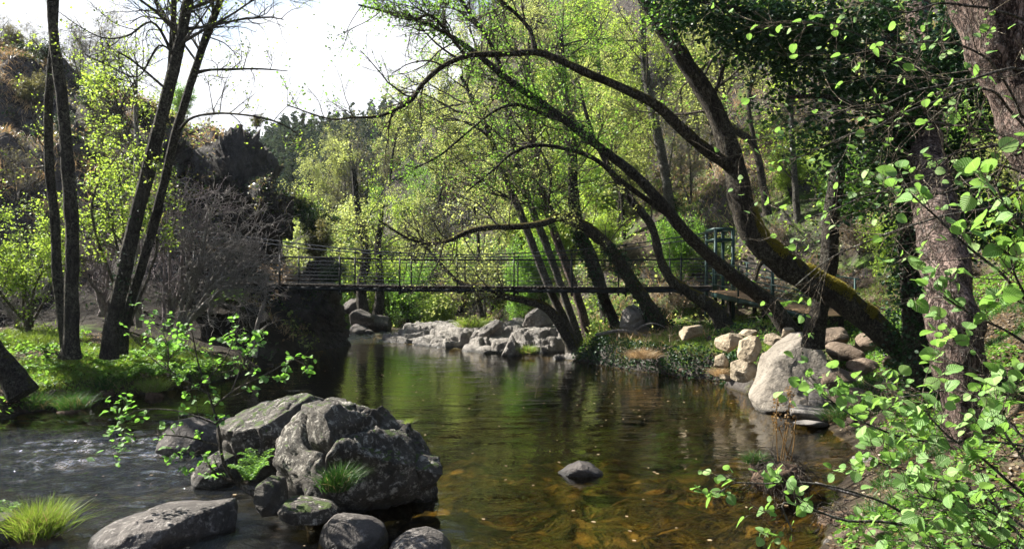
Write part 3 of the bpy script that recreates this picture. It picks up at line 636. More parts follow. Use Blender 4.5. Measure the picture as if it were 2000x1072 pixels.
crag('dark broken rock face above the water at the foot of the overhang', [(560, 640), (570, 560), (600, 500), (640, 470), (655, 520), (660, 620), (640, 680)], 31.5, 2.2, 221)
crag('grey streaked rock bulge on the crag above the bridge cables', [(455, 430), (470, 370), (520, 345), (575, 365), (590, 420), (560, 470), (490, 470)], 28.6, 1.3, 223)
crag('dark rock rib on the left hillside left of the overhanging crag', [(250, 420), (270, 330), (310, 250), (350, 240), (370, 290), (350, 380), (310, 440)], 31, 2., 225)
crag('broken rock ledge at the left frame edge, below the rock band', [(-120, 420), (-80, 330), (20, 310), (90, 330), (120, 380), (60, 430)], 31.5, 2., 227)
# pebbles and small cobbles along the shores
rng = np.random.default_rng(33); mb = MB(); n = 2600; x = rng.uniform(-11, 12, n); y = rng.uniform(7.2, 26, n); z = H(x, y); k = (z > -.12) & (z < .35) & ((x > 2) | (x < -6)); x, y, z = x[k], y[k], z[k]
bv, bf = ICO[3]; bases = [rockv(900+i, sub=3, rough=.05, planes=9)[0] for i in range(5)]
for i in range(len(x)):
    s_ = .03+.11*rng.random()**3; a = rng.uniform(0, 6.28); p = bases[i % 5]*np.array([s_, s_*.8, s_*.55]); p = np.stack([p[:, 0]*math.cos(a)-p[:, 1]*math.sin(a), p[:, 0]*math.sin(a)+p[:, 1]*math.cos(a), p[:, 2]], 1); mb.add(p+[x[i], y[i], z[i]+s_*.1], bf)
tag(mb.build('pebbles', M['rock_brown']), 'brown pebbles and small cobbles strewn along both shores', 'pebbles', kind='stuff')
# ---------------------------------------------------------------- suspension footbridge
def bD(px): return 25.4+(px-447)/953*2.0
def bz(pys, px): return float(np.interp(px, [p[0] for p in pys], [p[1] for p in pys]))
DK = [(250, 553), (447, 556), (550, 558), (800, 562), (1000, 563), (1200, 565), (1400, 562)]
CB = [(250, 442), (447, 459), (560, 473), (660, 485), (780, 494), (900, 498), (1010, 495), (1117, 489), (1225, 478), (1330, 463), (1402, 451)]
CB2 = [(250, 450), (447, 466), (560, 482), (660, 490), (780, 498), (900, 501), (1010, 500), (1117, 495), (1225, 486), (1330, 470), (1425, 455)]
HR = [(250, 489), (447, 495), (550, 501), (800, 507), (1000, 507), (1200, 508), (1400, 505)]
def BP(t, px, back=0., dz=0.):
    p = P(px, bz(t, px), bD(px)); return p+np.array([0.06*back, back, dz])
br = thing('suspension_footbridge', 'slender cable suspension footbridge with wire railings crossing above the river', 'footbridge', P(850, 562, 26.3))
pxs = list(np.linspace(300, 1398, 40))
mb = MB(); wb = MB()
for i in range(len(pxs)-1):
    a, b = BP(DK, pxs[i], .6), BP(DK, pxs[i+1], .6); bar(mb, a, b, 1.16, .05)
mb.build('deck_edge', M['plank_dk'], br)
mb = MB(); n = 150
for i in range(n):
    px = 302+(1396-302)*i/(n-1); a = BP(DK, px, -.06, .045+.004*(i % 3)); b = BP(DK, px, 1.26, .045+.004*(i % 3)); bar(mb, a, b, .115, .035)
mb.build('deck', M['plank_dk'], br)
for back in (-.02, 1.2):
    mb = MB()
    for i in range(len(pxs)-1): bar(mb, BP(DK, pxs[i], back, -.08), BP(DK, pxs[i+1], back, -.08), .05, .12)
    mb.build('girder', M['steel_dk'], br)
    for t, r, nm in ((CB if back < 0 else CB2, .020, 'main_cable'), (HR, .020, 'handrail')):
        c = crom(np.array([BP(t, p, back) for p in np.linspace(300, 1400, 24)]), 90); mb = MB(); tubes(mb, c[None], np.full((1, 90), r), 6); mb.build(nm, M['cable'] if nm == 'main_cable' else M['steel_dk'], br)
    for k in range(7):
        f = .12+.80*k/6.3
        c = np.array([BP(DK, p, back)*(1-f)+BP(HR, p, back)*f for p in np.linspace(300, 1400, 40)]); mb = MB(); tubes(mb, c[None], np.full((1, 40), .0065), 4); mb.build('railing_wire', M['cable'], br)
    posts = [330, 432, 547, 664, 781, 893, 1004, 1117, 1222, 1330] if back < 0 else [345, 448, 560, 675, 790, 900, 1008, 1117, 1213, 1318]
    for px in posts:
        mb = MB(); top = BP(CB if back < 0 else CB2, px, back); bar(mb, BP(DK, px, back, -.17), BP(HR, px, back, .06), .05, .05)
        tubes(mb, np.array([[BP(HR, px, back, .05), top, top+[0, 0, .04]]]), np.full((1, 3), .014), 5)
        bar(mb, top-[.04, 0, 0], top+[.04, 0, 0], .05, .07); bar(mb, BP(DK, px, back, -.17), BP(DK, px, back, -.26), .07, .03)
        mb.build('post', M['steel_dk'], br)
mb = MB()   # cross beams under the deck
for px in [547, 664, 781, 893, 1004, 1117, 1222, 1330]:
    mb = MB(); bar(mb, BP(DK, px, -.1, -.16), BP(DK, px, 1.3, -.16), .06, .08); mb.build('cross_beam', M['steel_dk'], br)
# green steel portal at the right end
A = BP(DK, 1397, -.05); tp = thing('steel_portal', 'tall green steel portal frame at the right end of the footbridge', 'frame', A)
zt = P(1400, 449, bD(1400))[2]; zb = 1.2
for k, (ox, oy) in enumerate(((0, 0), (0, 1.3), (.62, 0), (.62, 1.3))):
    mb = MB(); c = A+[ox, oy, 0]; bar(mb, [c[0], c[1], zb], [c[0], c[1], zt], .10, .10); mb.build('post', M['steel'], tp)
mb = MB()
for (o1, o2) in (((0, 0), (0, 1.3)), ((.62, 0), (.62, 1.3)), ((0, 0), (.62, 0)), ((0, 1.3), (.62, 1.3))):
    for z in (zt+.03, zt-.35):
        bar(mb, [A[0]+o1[0], A[1]+o1[1], z], [A[0]+o2[0], A[1]+o2[1], z], .07, .09)
mb.build('cross_beam', M['steel'], tp)
# wooden ramp
rp = thing('boardwalk', 'sunlit wooden boardwalk ramp with green railing leading down from the footbridge', 'boardwalk', P(1480, 590, 24.5))
r0, r1 = P(1388, 568, 27.2), P(1600, 617, 21.6); dr_ = nrm(r1-r0); sd = nrm(np.cross(dr_, [0, 0, -1]))*-1
if sd[0] < 0: sd = -sd
Wd = 1.35; mb = MB(); Lr = np.linalg.norm(r1-r0); n = int(Lr/.15)
for i in range(n):
    c = r0+dr_*(i+.5)*Lr/n; j = .006*math.sin(i*5.1); bar(mb, c-sd*.03+[0, 0, j], c+sd*Wd+[0, 0, j], .138, .04)
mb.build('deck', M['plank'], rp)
for k in (0.02, Wd-.05):
    mb = MB(); bar(mb, r0+sd*k-[0, 0, .11], r1+sd*k-[0, 0, .11], .06, .16); mb.build('girder', M['steel'], rp)
for k in (0., Wd):
    mb = MB()
    for hh in (1.02, .62, .25): bar(mb, r0+sd*k+[0, 0, hh], r1+sd*k+[0, 0, hh], .035, .035)
    mb.build('handrail', M['steel'], rp)
    for t in (.03, .30, .62, .97):
        c = r0+(r1-r0)*t+sd*k; mb = MB(); bar(mb, c-[0, 0, .22], c+[0, 0, 1.04], .05, .05); mb.build('post', M['steel'], rp)
for t in (.15, .5, .9):
    mb = MB(); c = r0+(r1-r0)*t+sd*.7
    for q in (-.5, .5):
        mb = MB(); bar(mb, c+sd*q-[0, 0, .15], np.array([*(c+sd*q)[:2], .6]), .12, .12); mb.build('support', M['bark_dark'], rp)

# ---------------------------------------------------------------- trees
def pth(pts):
    a = np.array([P(x, y, D) for x, y, D, w in pts]); r = np.array([w/2*D/F for x, y, D, w in pts]); return a, r
LV3 = [dict(seg=7, jit=.14, up=.02, n=6, lr=.55, ang=(25, 60), curve=.06), dict(seg=5, jit=.18, up=.03, n=5, lr=.55, ang=(25, 60), rr=.6), dict(seg=4, jit=.2, up=.03)]
LV4 = [dict(seg=7, jit=.14, up=.02, n=5, lr=.6, ang=(25, 60), curve=.06), dict(seg=5, jit=.18, up=.03, n=5, lr=.55, ang=(25, 60), rr=.6), dict(seg=4, jit=.2, up=.03, n=4, lr=.55), dict(seg=3, jit=.2, up=.03)]
def crown(mb, path, rad, rng, n, L, lv=LV3, leafsz=.06, per=5, t0=.3, t1=1., ang=(35, 75), up=.0, bias=None, rr=.5, tb=1., shape=LEAF6, mt=0, ml=1, spread=.05, upb=.5, rmin=.003, ks=(5, 4, 3, 3)):
    S, D, Ls, R0 = spawn(path, rad, rng, n, t0, t1, ang, L, rr, up, bias, tb)
    o = grow(rng, S, D, Ls, np.maximum(R0, rmin), lv)
    for i, (p, r) in enumerate(o): tubes(mb, p, np.maximum(r, rmin*.55), ks[min(i, 3)], mt)
    if per > 0:
        p, _ = o[-1]; Nn, sg = p.shape[0], p.shape[1]-1
        k = int(per) if per >= 1 else 1; keep = rng.random((Nn, k)) < (1 if per >= 1 else per)
        t = rng.uniform(.2, 1., (Nn, k))*sg; j = np.minimum(t.astype(int), sg-1); u = (t-j)[..., None]; rows = np.arange(Nn)[:, None]
        q = p[rows, j]*(1-u)+p[rows, j+1]*u; ax = nrm(p[rows, j+1]-p[rows, j]); q = q[keep]; ax = ax[keep]
        leaves(mb, q+rng.normal(0, spread, q.shape), np.full(len(q), leafsz), rng, ml, shape, ax, upb)
def tree(name, label, limbs, bark, crowns=(), leafm='lime', twigm='twig', seed=1, group=None, cat='tree', lump=.10, base=0, k=12):
    rng = np.random.default_rng(seed); root = thing(name, label, cat, pth(limbs[0][1])[0][base], group)
    mb = MB(); paths = []; first = limbs[0][0]
    for i, l in enumerate(limbs):
        a, r = pth(l[1]); one = MB(); c, rr = limb(one, a, r, seed*7+i, k=k if i < 2 else 9, lump=lump); paths.append((c, rr)); one.build(l[0], bark, root)
    if crowns:
        mb = MB()
        for cw in crowns:
            cw = dict(cw); i = cw.pop('i'); crown(mb, paths[i][0], paths[i][1], rng, **cw)
        mb.build('crown', [M[twigm], M[leafm]], root)
    return root, paths

# left bank: twin trunked tree
tree('alder_tree', 'tall twin trunked tree on the grassy left bank with dark speckled bark', [
    ('trunk', [(137, 700, 18.3, 43.6), (139, 660, 18.3, 29.6), (140, 560, 18.3, 25.3), (141, 450, 18.3, 24.6), (132, 330, 18.3, 23.2), (122, 200, 18.3, 21.1), (106, 80, 18.3, 18.3), (98, -40, 18.3, 16.9), (96, -200, 18.3, 14.1)]),
    ('trunk', [(140, 700, 18.7, 32.4), (127, 640, 18.7, 23.9), (112, 545, 18.8, 19.0), (108, 440, 18.8, 17.6), (96, 320, 18.8, 16.9), (95, 200, 18.8, 15.5), (104, 80, 18.8, 14.1), (112, -60, 18.8, 12.0)]),
    ('branch', [(98, 0, 18.3, 4.9), (60, -40, 18.4, 3.5), (20, -60, 18.5, 2.1)])],
    M['bark_lichen'], [dict(i=0, n=16, L=(1., 3.5), t0=.85, per=1, up=-.1, bias=(.3, 0, -.1)), dict(i=1, n=4, L=(.6, 1.6), t0=.55, per=2, leafsz=.05)], 'lime', seed=11)
# left bank: leaning tree
tree('alder_tree', 'thick lichen covered tree leaning right on the left bank, with a second stem behind it', [
    ('trunk', [(212, 700, 18.9, 38.0), (217, 650, 18.9, 30.7), (240, 540, 18.9, 27.8), (262, 440, 18.9, 27.0), (290, 330, 18.9, 25.6), (318, 220, 18.9, 23.4), (345, 110, 18.9, 21.2), (368, 0, 18.9, 19.0), (395, -140, 18.9, 16.1)]),
    ('trunk', [(262, 440, 19.2, 14.6), (280, 400, 19.3, 11.7), (308, 290, 19.3, 13.2), (328, 180, 19.3, 12.4), (338, 60, 19.3, 11.7), (340, -60, 19.3, 10.2)]),
    ('branch', [(344, 120, 18.9, 6.5), (300, 45, 18.6, 4.4), (250, 70, 18.4, 3.7), (205, 75, 18.2, 2.9), (160, 55, 18., 2.2), (110, 20, 18., 1.4)]),
    ('branch', [(345, 110, 18.9, 5.1), (310, 90, 18.5, 3.7), (270, 150, 18.3, 2.9), (215, 130, 18.1, 2.2), (170, 110, 18., 1.4)]),
    ('branch', [(325, 175, 18.9, 5.1), (260, 120, 18.4, 3.7), (225, 100, 18.2, 2.2)])],
    M['bark_lichen'], [dict(i=0, n=26, L=(1., 3.2), t0=.75, per=1, up=.0), dict(i=2, n=16, L=(.5, 1.6), per=.4, t0=.1), dict(i=3, n=14, L=(.4, 1.4), per=.4, t0=.1), dict(i=4, n=7, L=(.4, 1.2), per=.3), dict(i=0, n=5, L=(.5, 1.2), t0=.3, t1=.7, per=2)], 'lime', seed=12)
tree('alder_tree', 'slimmer leaning tree on the left bank with a bare branch reaching right against the sky', [
    ('trunk', [(236, 690, 19.6, 26.9), (246, 620, 19.6, 20.6), (270, 540, 19.6, 19.0), (300, 440, 19.6, 18.2), (322, 350, 19.6, 17.4), (342, 265, 19.6, 16.6), (372, 165, 19.6, 15.8), (400, 80, 19.6, 14.3), (432, -5, 19.6, 12.7), (462, -120, 19.6, 10.3)]),
    ('branch', [(380, 143, 19.6, 7.1), (410, 137, 19.4, 5.5), (450, 136, 19.2, 4.4), (505, 135, 19., 3.5), (562, 139, 19., 1.6)]),
    ('branch', [(345, 262, 19.6, 7.1), (372, 232, 19.2, 4.8), (420, 222, 19., 4.4), (470, 224, 18.8, 4.0), (520, 232, 18.6, 3.5), (560, 248, 18.5, 3.2), (590, 268, 18.5, 1.6)]),
    ('branch', [(385, 125, 19.6, 5.5), (400, 60, 19.4, 4.0), (375, 20, 19.2, 3.2), (330, -10, 19., 2.4)])],
    M['bark_lichen'], [dict(i=0, n=26, L=(.9, 2.6), t0=.72, per=1), dict(i=1, n=9, L=(.4, 1.1), per=.5, up=.2), dict(i=2, n=14, L=(.4, 1.2), per=.6), dict(i=3, n=10, L=(.5, 1.4), per=.6)], 'lime', seed=13)
tree('alder_tree', 'thick mossy trunk leaning out of the frame at the far left edge', [
    ('trunk', [(47, 770, 16.5, 58.3), (10, 712, 16.5, 40.1), (-12, 680, 16.5, 32.4), (-30, 640, 16.5, 28.5), (-50, 590, 16.5, 27.2), (-98, 480, 16.5, 24.7), (-168, 300, 16.5, 21.4), (-218, 60, 16.5, 18.2), (-248, -160, 16.5, 13.0)]),
    ('branch', [(-178, 280, 16.5, 7.7), (-88, 150, 16., 5.2), (-18, 110, 15.8, 3.2), (-4, 60, 15.7, 2.6), (-23, 20, 15.6, 1.3)])], M['bark_dark'],
    [dict(i=0, n=12, L=(1., 3.), t0=.6, per=1), dict(i=1, n=8, L=(.3, .9), per=.3)], 'lime', seed=14)
# slim pale birch
tree('birch_sapling', 'slim pale birch stem standing between the left leaning trees and the twin trunks', [
    ('trunk', [(272, 640, 23.5, 12), (268, 500, 23.5, 11), (264, 380, 23.5, 10), (267, 300, 23.5, 9), (265, 210, 23.5, 7), (268, 120, 23.5, 3)])], M['twig_pale'],
    [dict(i=0, n=16, L=(.7, 1.8), t0=.35, per=2, leafsz=.06, bias=(-.3, -.2, 0), spread=.1)], 'lime', seed=15)
# yellow green sprays
def spray(name, label, cat, base, pts, n, L, leafsz, per, leafm, seed, twigm='twig', spread=.08, lv=LV3, group=None, w=6, shape=LEAF6, up=.05, t0=.25, **kw):
    """multi stemmed shrub: base (px,py,D), stems to each tip in pts"""
    rng = np.random.default_rng(seed); b = P(*base); root = thing(name, label, cat, b, group); st = MB(); cr = MB()
    for i, q in enumerate(pts):
        e = P(*q); mid = (b+e)/2+np.array([rng.normal(0, .12), rng.normal(0, .12), .10])*np.linalg.norm(e-b)
        c, r = limb(st, [b+rng.normal(0, .06, 3), mid, e], [w*base[2]/F/2, w*.7*base[2]/F/2, .006], seed+i, k=6, lump=.05, wob=.05)
        crown(cr, c, r, rng, n, L, lv, leafsz, per, t0=t0, up=up, spread=spread, shape=shape, **kw)
    st.build('stem', M[twigm], root); cr.build('crown', [M[twigm], M[leafm]], root); return root
spray('young_alder', 'yellow green leafy sapling between the twin trunks and the leaning trees', 'tree', (255, 640, 21.5), [(200, 170, 22), (160, 330, 21), (250, 260, 21), (200, 420, 21), (230, 300, 21.5), (265, 350, 21)], 9, (.5, 1.4), .062, 4, 'lime', 21, t0=.4)
spray('young_alder', 'yellow green leafy sapling in front of the left edge of the hillside', 'tree', (60, 640, 20.5), [(-20, 420, 20), (40, 480, 19.8), (90, 440, 19.6), (20, 540, 19.6), (115, 500, 19.6), (-10, 500, 19.8)], 11, (.4, 1.1), .058, 4, 'lime', 22, t0=.4)
spray('young_alder', 'thin yellow leaved tree rising against the sky on the left hillside', 'tree', (230, 250, 33), [(150, 130, 33), (230, 120, 33), (300, 140, 33), (190, 170, 32), (270, 210, 31)], 7, (.6, 1.5), .08, 2, 'lime', 23, t0=.3)
# bare grey purple thicket
th = [(200, 620, 24, [(160, 400, 23.5), (230, 380, 23.5), (190, 450, 23), (150, 520, 23)], 'bare purplish thicket between the twin trunks and the leaning trees'),
      (330, 640, 23.5, [(300, 360, 23), (360, 370, 23), (400, 400, 22.8), (330, 480, 22.5), (260, 420, 23)], 'bare purplish thicket right behind the leaning trees'),
      (350, 650, 23., [(430, 360, 22.8), (470, 410, 22.6), (440, 460, 22.4), (400, 430, 22.6), (490, 470, 22.6)], 'tallest bare grey thicket hiding the left end of the footbridge'),
      (350, 650, 22.8, [(530, 500, 22.3), (480, 540, 22.2), (500, 440, 22.6), (430, 520, 22.2), (520, 560, 22)], 'low spreading bare grey thicket under the left end of the footbridge'),
      (30, 640, 23.2, [(-30, 540, 22.6), (60, 500, 22.5), (100, 560, 22.4), (10, 590, 22)], 'low bare grey brush in the shade at the left edge')]
for i, (x, y, D, tips, l) in enumerate(th):
    spray('bare_thicket', l, 'shrub', (x, y, D), tips, 12, (.6, 1.7), .05, 0, 'lime', 31+i, 'twig_purple' if i < 2 else 'twig_pale', lv=[dict(seg=6, jit=.22, up=.03, n=5, lr=.6, ang=(25, 70), curve=.1), dict(seg=5, jit=.26, up=.03, n=3, lr=.65, ang=(25, 70)), dict(seg=4, jit=.25, up=.02)], w=8, rmin=.013, t0=.15)
spray('dead_branch', 'bleached crooked dead branch standing in the shade under the footbridge', 'branch', (495, 690, 23.), [(520, 560, 23), (525, 630, 22.8)], 3, (.3, .8), .05, 0, 'lime', 39, 'twig_pale', w=11, rmin=.006)

# mid distance trunk cluster on the right bank (behind the bridge)
CL = dict(lv=LV4, leafsz=.056, spread=.07)
tree('ash_tree', 'left stem of the leaning trunk cluster behind the middle of the footbridge', [
    ('trunk', [(1120, 690, 28.2, 32), (1108, 640, 28.2, 19), (1072, 560, 28.2, 16), (1041, 480, 28.2, 15), (1010, 400, 28.2, 14), (975, 320, 28.2, 12), (945, 240, 28.2, 12), (900, 150, 28.2, 7)]),
    ('branch', [(985, 320, 28.2, 8), (940, 300, 28, 5), (890, 320, 27.8, 3)])], M['bark_grey'], [dict(i=0, n=26, L=(1.2, 3.4), t0=.5, per=4, **CL), dict(i=1, n=8, L=(.5, 1.5), per=4, **CL)], 'soft', seed=41)
tree('ash_tree', 'middle stem of the leaning trunk cluster behind the middle of the footbridge', [
    ('trunk', [(1132, 690, 28.6, 30), (1122, 640, 28.6, 18), (1096, 560, 28.6, 15), (1064, 470, 28.6, 15), (1036, 400, 28.6, 13), (1008, 310, 28.6, 12), (985, 200, 28.6, 11), (960, 60, 28.6, 7)])], M['bark_grey'], [dict(i=0, n=24, L=(1.2, 3.2), t0=.5, per=4, **CL)], 'green', seed=42)
tree('ash_tree', 'reddish right stem of the leaning trunk cluster behind the middle of the footbridge', [
    ('trunk', [(1152, 690, 28.9, 34), (1145, 640, 28.9, 20), (1121, 560, 28.9, 16), (1088, 470, 28.9, 16), (1066, 400, 28.9, 15), (1045, 310, 28.9, 15), (1030, 200, 28.9, 11), (1035, 60, 28.9, 7)])], M['bark_red'], [dict(i=0, n=22, L=(1.2, 3.2), t0=.55, per=4, **CL)], 'soft', seed=43)
tree('alder_tree', 'low mossy tree bending left beneath the footbridge from the trunk cluster', [
    ('trunk', [(1118, 680, 27.2, 26), (1098, 640, 27.2, 20), (1070, 603, 27., 18), (1030, 588, 26.8, 15), (985, 578, 26.6, 13), (950, 560, 26.8, 11), (900, 553, 27.6, 9), (860, 515, 28, 7), (820, 470, 28, 4)]),
    ('branch', [(985, 578, 26.6, 8), (945, 582, 26.2, 5), (915, 600, 26, 2.5)])], M['bark_moss'], [dict(i=0, n=18, L=(.5, 1.8), t0=.4, per=.6, **CL), dict(i=1, n=5, L=(.3, .8), per=.4, **CL)], 'soft', seed=44)
tree('oak_tree', 'arching dark tree bending left over the footbridge with a mossy horizontal limb', [
    ('trunk', [(1300, 650, 26.2, 36), (1285, 625, 26.2, 29), (1240, 560, 26.2, 26), (1195, 490, 26.2, 24), (1150, 448, 26, 22), (1112, 428, 25.8, 19), (1088, 424, 25.6, 16)]),
    ('limb', [(1088, 424, 25.6, 16), (1060, 436, 25.4, 14), (1010, 443, 25.2, 13), (960, 444, 25, 12), (915, 452, 24.8, 10), (870, 472, 24.6, 9), (830, 475, 24.5, 7), (790, 462, 24.5, 5), (740, 430, 24.5, 3)]),
    ('branch', [(1090, 424, 25.6, 9), (1072, 395, 25.6, 6), (1075, 340, 25.6, 5), (1050, 280, 25.6, 3)])], M['bark_moss'],
    [dict(i=1, n=30, L=(.6, 1.9), t0=.25, per=.7, leafsz=.06, up=.05), dict(i=2, n=14, L=(.5, 1.8), per=2, leafsz=.06, t0=.2), dict(i=0, n=8, L=(.5, 1.4), t0=.5, per=2, leafsz=.07)], 'soft', seed=45, lump=.14)
tree('ash_tree', 'ivy wrapped trunk leaning left between the trunk cluster and the arching tree', [
    ('trunk', [(1212, 680, 28, 30), (1200, 630, 28, 22), (1170, 560, 28, 20), (1148, 500, 28, 19), (1128, 450, 28, 17), (1118, 390, 28, 18), (1120, 300, 28, 15), (1105, 180, 28, 11), (1095, 60, 28, 8)])], M['bark_dark'], [dict(i=0, n=20, L=(1., 3.), t0=.5, per=4, **CL)], 'green', seed=46)
tree('ash_tree', 'thin grey trunk with a kink, leaning left past the right end of the footbridge', [
    ('trunk', [(1420, 650, 25, 40), (1395, 605, 25, 30), (1345, 570, 25, 24), (1310, 545, 25, 20), (1288, 500, 25, 17), (1272, 440, 25, 16), (1240, 400, 25, 15), (1210, 360, 25, 13), (1180, 310, 25, 11), (1150, 240, 25, 8), (1130, 160, 25, 4)])], M['bark_moss'], [dict(i=0, n=20, L=(.7, 2.), t0=.45, per=2, leafsz=.07)], 'soft', seed=47)
tree('ash_tree', 'tall straight grey trunk on the slope behind the right half of the footbridge', [
    ('trunk', [(1325, 520, 33, 24), (1318, 460, 33, 21), (1308, 400, 33, 20), (1294, 310, 33, 19), (1275, 220, 33, 18), (1258, 120, 33, 16), (1252, 0, 33, 13), (1245, -120, 33, 10)])], M['bark_grey'], [dict(i=0, n=20, L=(1., 3.2), t0=.4, per=4, **CL)], 'lime', seed=48)
tree('ash_tree', 'slim mossy two forked trunk on the slope right of the big leaning trunk', [
    ('trunk', [(1500, 420, 27, 18), (1490, 360, 27, 15), (1470, 280, 27, 13), (1420, 240, 27, 11), (1410, 150, 27, 8), (1395, 60, 27, 6)]),
    ('branch', [(1475, 290, 27, 10), (1462, 200, 27, 8), (1475, 140, 27, 6), (1490, 60, 27, 4)])], M['bark_moss'], [dict(i=0, n=14, L=(.8, 2.4), t0=.4, per=1.2, lv=LV4, leafsz=.07), dict(i=1, n=12, L=(.8, 2.), t0=.3, per=1, lv=LV4, leafsz=.07)], 'soft', seed=49)
tree('ash_tree', 'dark trunk standing behind the footbridge between the trunk cluster and the ivy trunk', [
    ('trunk', [(1185, 640, 31, 24), (1170, 540, 31, 20), (1130, 430, 31, 18), (1118, 330, 31, 16), (1100, 200, 31, 12), (1090, 60, 31, 8)])], M['bark_dark'], [dict(i=0, n=18, L=(1., 3.), t0=.4, per=4, **CL)], 'green', seed=50)

# the long leaning tree
tree('alder_tree', 'long slender dark tree leaning far left over the river from the rockpile', [
    ('trunk', [(1568, 690, 19.6, 56.8), (1545, 650, 19.6, 39.6), (1500, 590, 19.6, 32.7), (1440, 545, 19.6, 28.4), (1385, 500, 19.5, 24.9), (1335, 450, 19.4, 23.2), (1290, 395, 19.3, 21.5), (1240, 342, 19.2, 19.8), (1180, 295, 19.1, 18.1), (1110, 240, 19, 16.3), (1040, 190, 18.9, 14.6), (985, 150, 18.8, 12.9), (930, 105, 18.7, 11.2), (870, 65, 18.6, 8.6), (800, 35, 18.5, 6.0), (700, 10, 18.4, 3.4)]),
    ('limb', [(1320, 430, 19.4, 13.8), (1270, 395, 19.2, 11.2), (1215, 355, 19, 9.5), (1160, 310, 18.8, 8.6), (1100, 290, 18.6, 7.7), (1045, 284, 18.5, 6.9), (1000, 300, 18.4, 5.2), (960, 335, 18.3, 4.3), (910, 375, 18.2, 2.6)]),
    ('limb', [(1110, 240, 19, 9.5), (1060, 222, 18.9, 7.7), (1010, 205, 18.7, 6.9), (965, 218, 18.6, 5.2), (900, 270, 18.5, 4.3), (850, 310, 18.4, 3.4), (790, 335, 18.3, 1.7)]),
    ('limb', [(985, 150, 18.8, 9.5), (955, 80, 18.8, 7.7), (920, 30, 18.8, 6.9), (890, -20, 18.8, 6.0), (850, -100, 18.8, 3.4)])],
    M['bark_dark'], [dict(i=0, n=40, L=(.5, 1.8), t0=.5, per=2.2, leafsz=.06, up=.1), dict(i=1, n=26, L=(.4, 1.5), t0=.3, per=1, leafsz=.055), dict(i=2, n=26, L=(.4, 1.4), t0=.2, per=1.5, leafsz=.055), dict(i=3, n=11, L=(.5, 1.8), t0=.1, per=2, leafsz=.055)], 'green', seed=51, lump=.08)
# ivy shoots on this tree's upper stem
# the big mossy leaning tree with an overhanging limb
root, paths = tree('alder_tree', 'largest mossy tree leaning left from the right bank, bending upright above the boardwalk', [
    ('trunk', [(1850, 800, 14.6, 63.0), (1812, 745, 14.6, 50.4), (1760, 685, 14.7, 46.8), (1700, 630, 14.8, 46.8), (1640, 582, 14.9, 48.6), (1570, 542, 15, 50.4), (1510, 502, 15, 48.6), (1468, 455, 15, 45.0), (1448, 400, 15, 45.0), (1435, 330, 15, 41.4), (1412, 255, 15, 37.8), (1370, 170, 15, 34.2), (1310, 80, 15, 31.5), (1262, 0, 15, 28.8), (1200, -110, 15, 21.6)]),
    ('limb', [(1440, 335, 15, 27.0), (1395, 305, 14.8, 23.4), (1340, 260, 14.6, 21.6), (1280, 205, 14.4, 19.8), (1210, 170, 14.2, 17.1), (1140, 140, 14., 15.3), (1080, 112, 13.9, 14.4), (1045, 102, 13.8, 12.6), (990, 106, 13.7, 11.7), (920, 108, 13.6, 10.8), (865, 130, 13.5, 9.9), (825, 165, 13.4, 9.0), (800, 198, 13.3, 8.1), (745, 226, 13.2, 6.3), (690, 230, 13.1, 4.5), (640, 232, 13., 3.6), (560, 205, 13, 1.8)]),
    ('branch', [(1045, 102, 13.8, 10.8), (1035, 60, 13.8, 8.1), (1005, 25, 13.8, 7.2), (965, -10, 13.8, 5.4)]),
    ('branch', [(910, 110, 13.6, 8.1), (870, 60, 13.5, 6.3), (840, 30, 13.4, 5.4), (800, 40, 13.3, 3.6), (740, 20, 13.2, 2.7)]),
    ('branch', [(1388, 210, 15, 9.0), (1420, 110, 15, 6.3), (1440, 60, 15, 4.5), (1480, 20, 15, 2.7)]),
    ('stub', [(1500, 495, 15, 14.4), (1482, 520, 14.9, 9.0), (1475, 548, 14.8, 7.2)])],
    M['bark_moss'], [dict(i=1, n=32, L=(.35, 1.3), t0=.45, per=.7, leafsz=.045, up=.02), dict(i=2, n=12, L=(.4, 1.3), per=1, leafsz=.05), dict(i=3, n=26, L=(.4, 1.5), per=.7, leafsz=.045, t0=.1), dict(i=0, n=22, L=(.6, 2.), t0=.72, per=2, leafsz=.055), dict(i=4, n=8, L=(.4, 1.2), per=1.3, leafsz=.05)], 'green', seed=52, lump=.13, k=16)
def tuftpts(path, rad, rng, n, t0, t1, amin=.2):
    t = rng.uniform(t0, t1, n)*(len(path)-1); i = np.minimum(t.astype(int), len(path)-2); u = (t-i)[:, None]; c = path[i]*(1-u)+path[i+1]*u; r = rad[i]
    T = nrm(path[i+1]-path[i]); d = rng.normal(size=(n, 3)); d[:, 2] += 1.0; d = nrm(d-np.sum(d*T, 1, keepdims=True)*T); k = d[:, 2] > amin
    k &= fbm(c*3, 3, 5)+.35 > rng.random(n)*.7-.1
    return (c+d*(r*.98)[:, None])[k], d[k]
rng = np.random.default_rng(5); mb = MB(); p, d = tuftpts(*paths[0], rng, 36000, .22, .56, .1); blades(mb, p, np.full(len(p), .065), np.full(len(p), .008), rng, spread=.5, base=d*1.5)
mb.build('moss', M['mossf'], root)
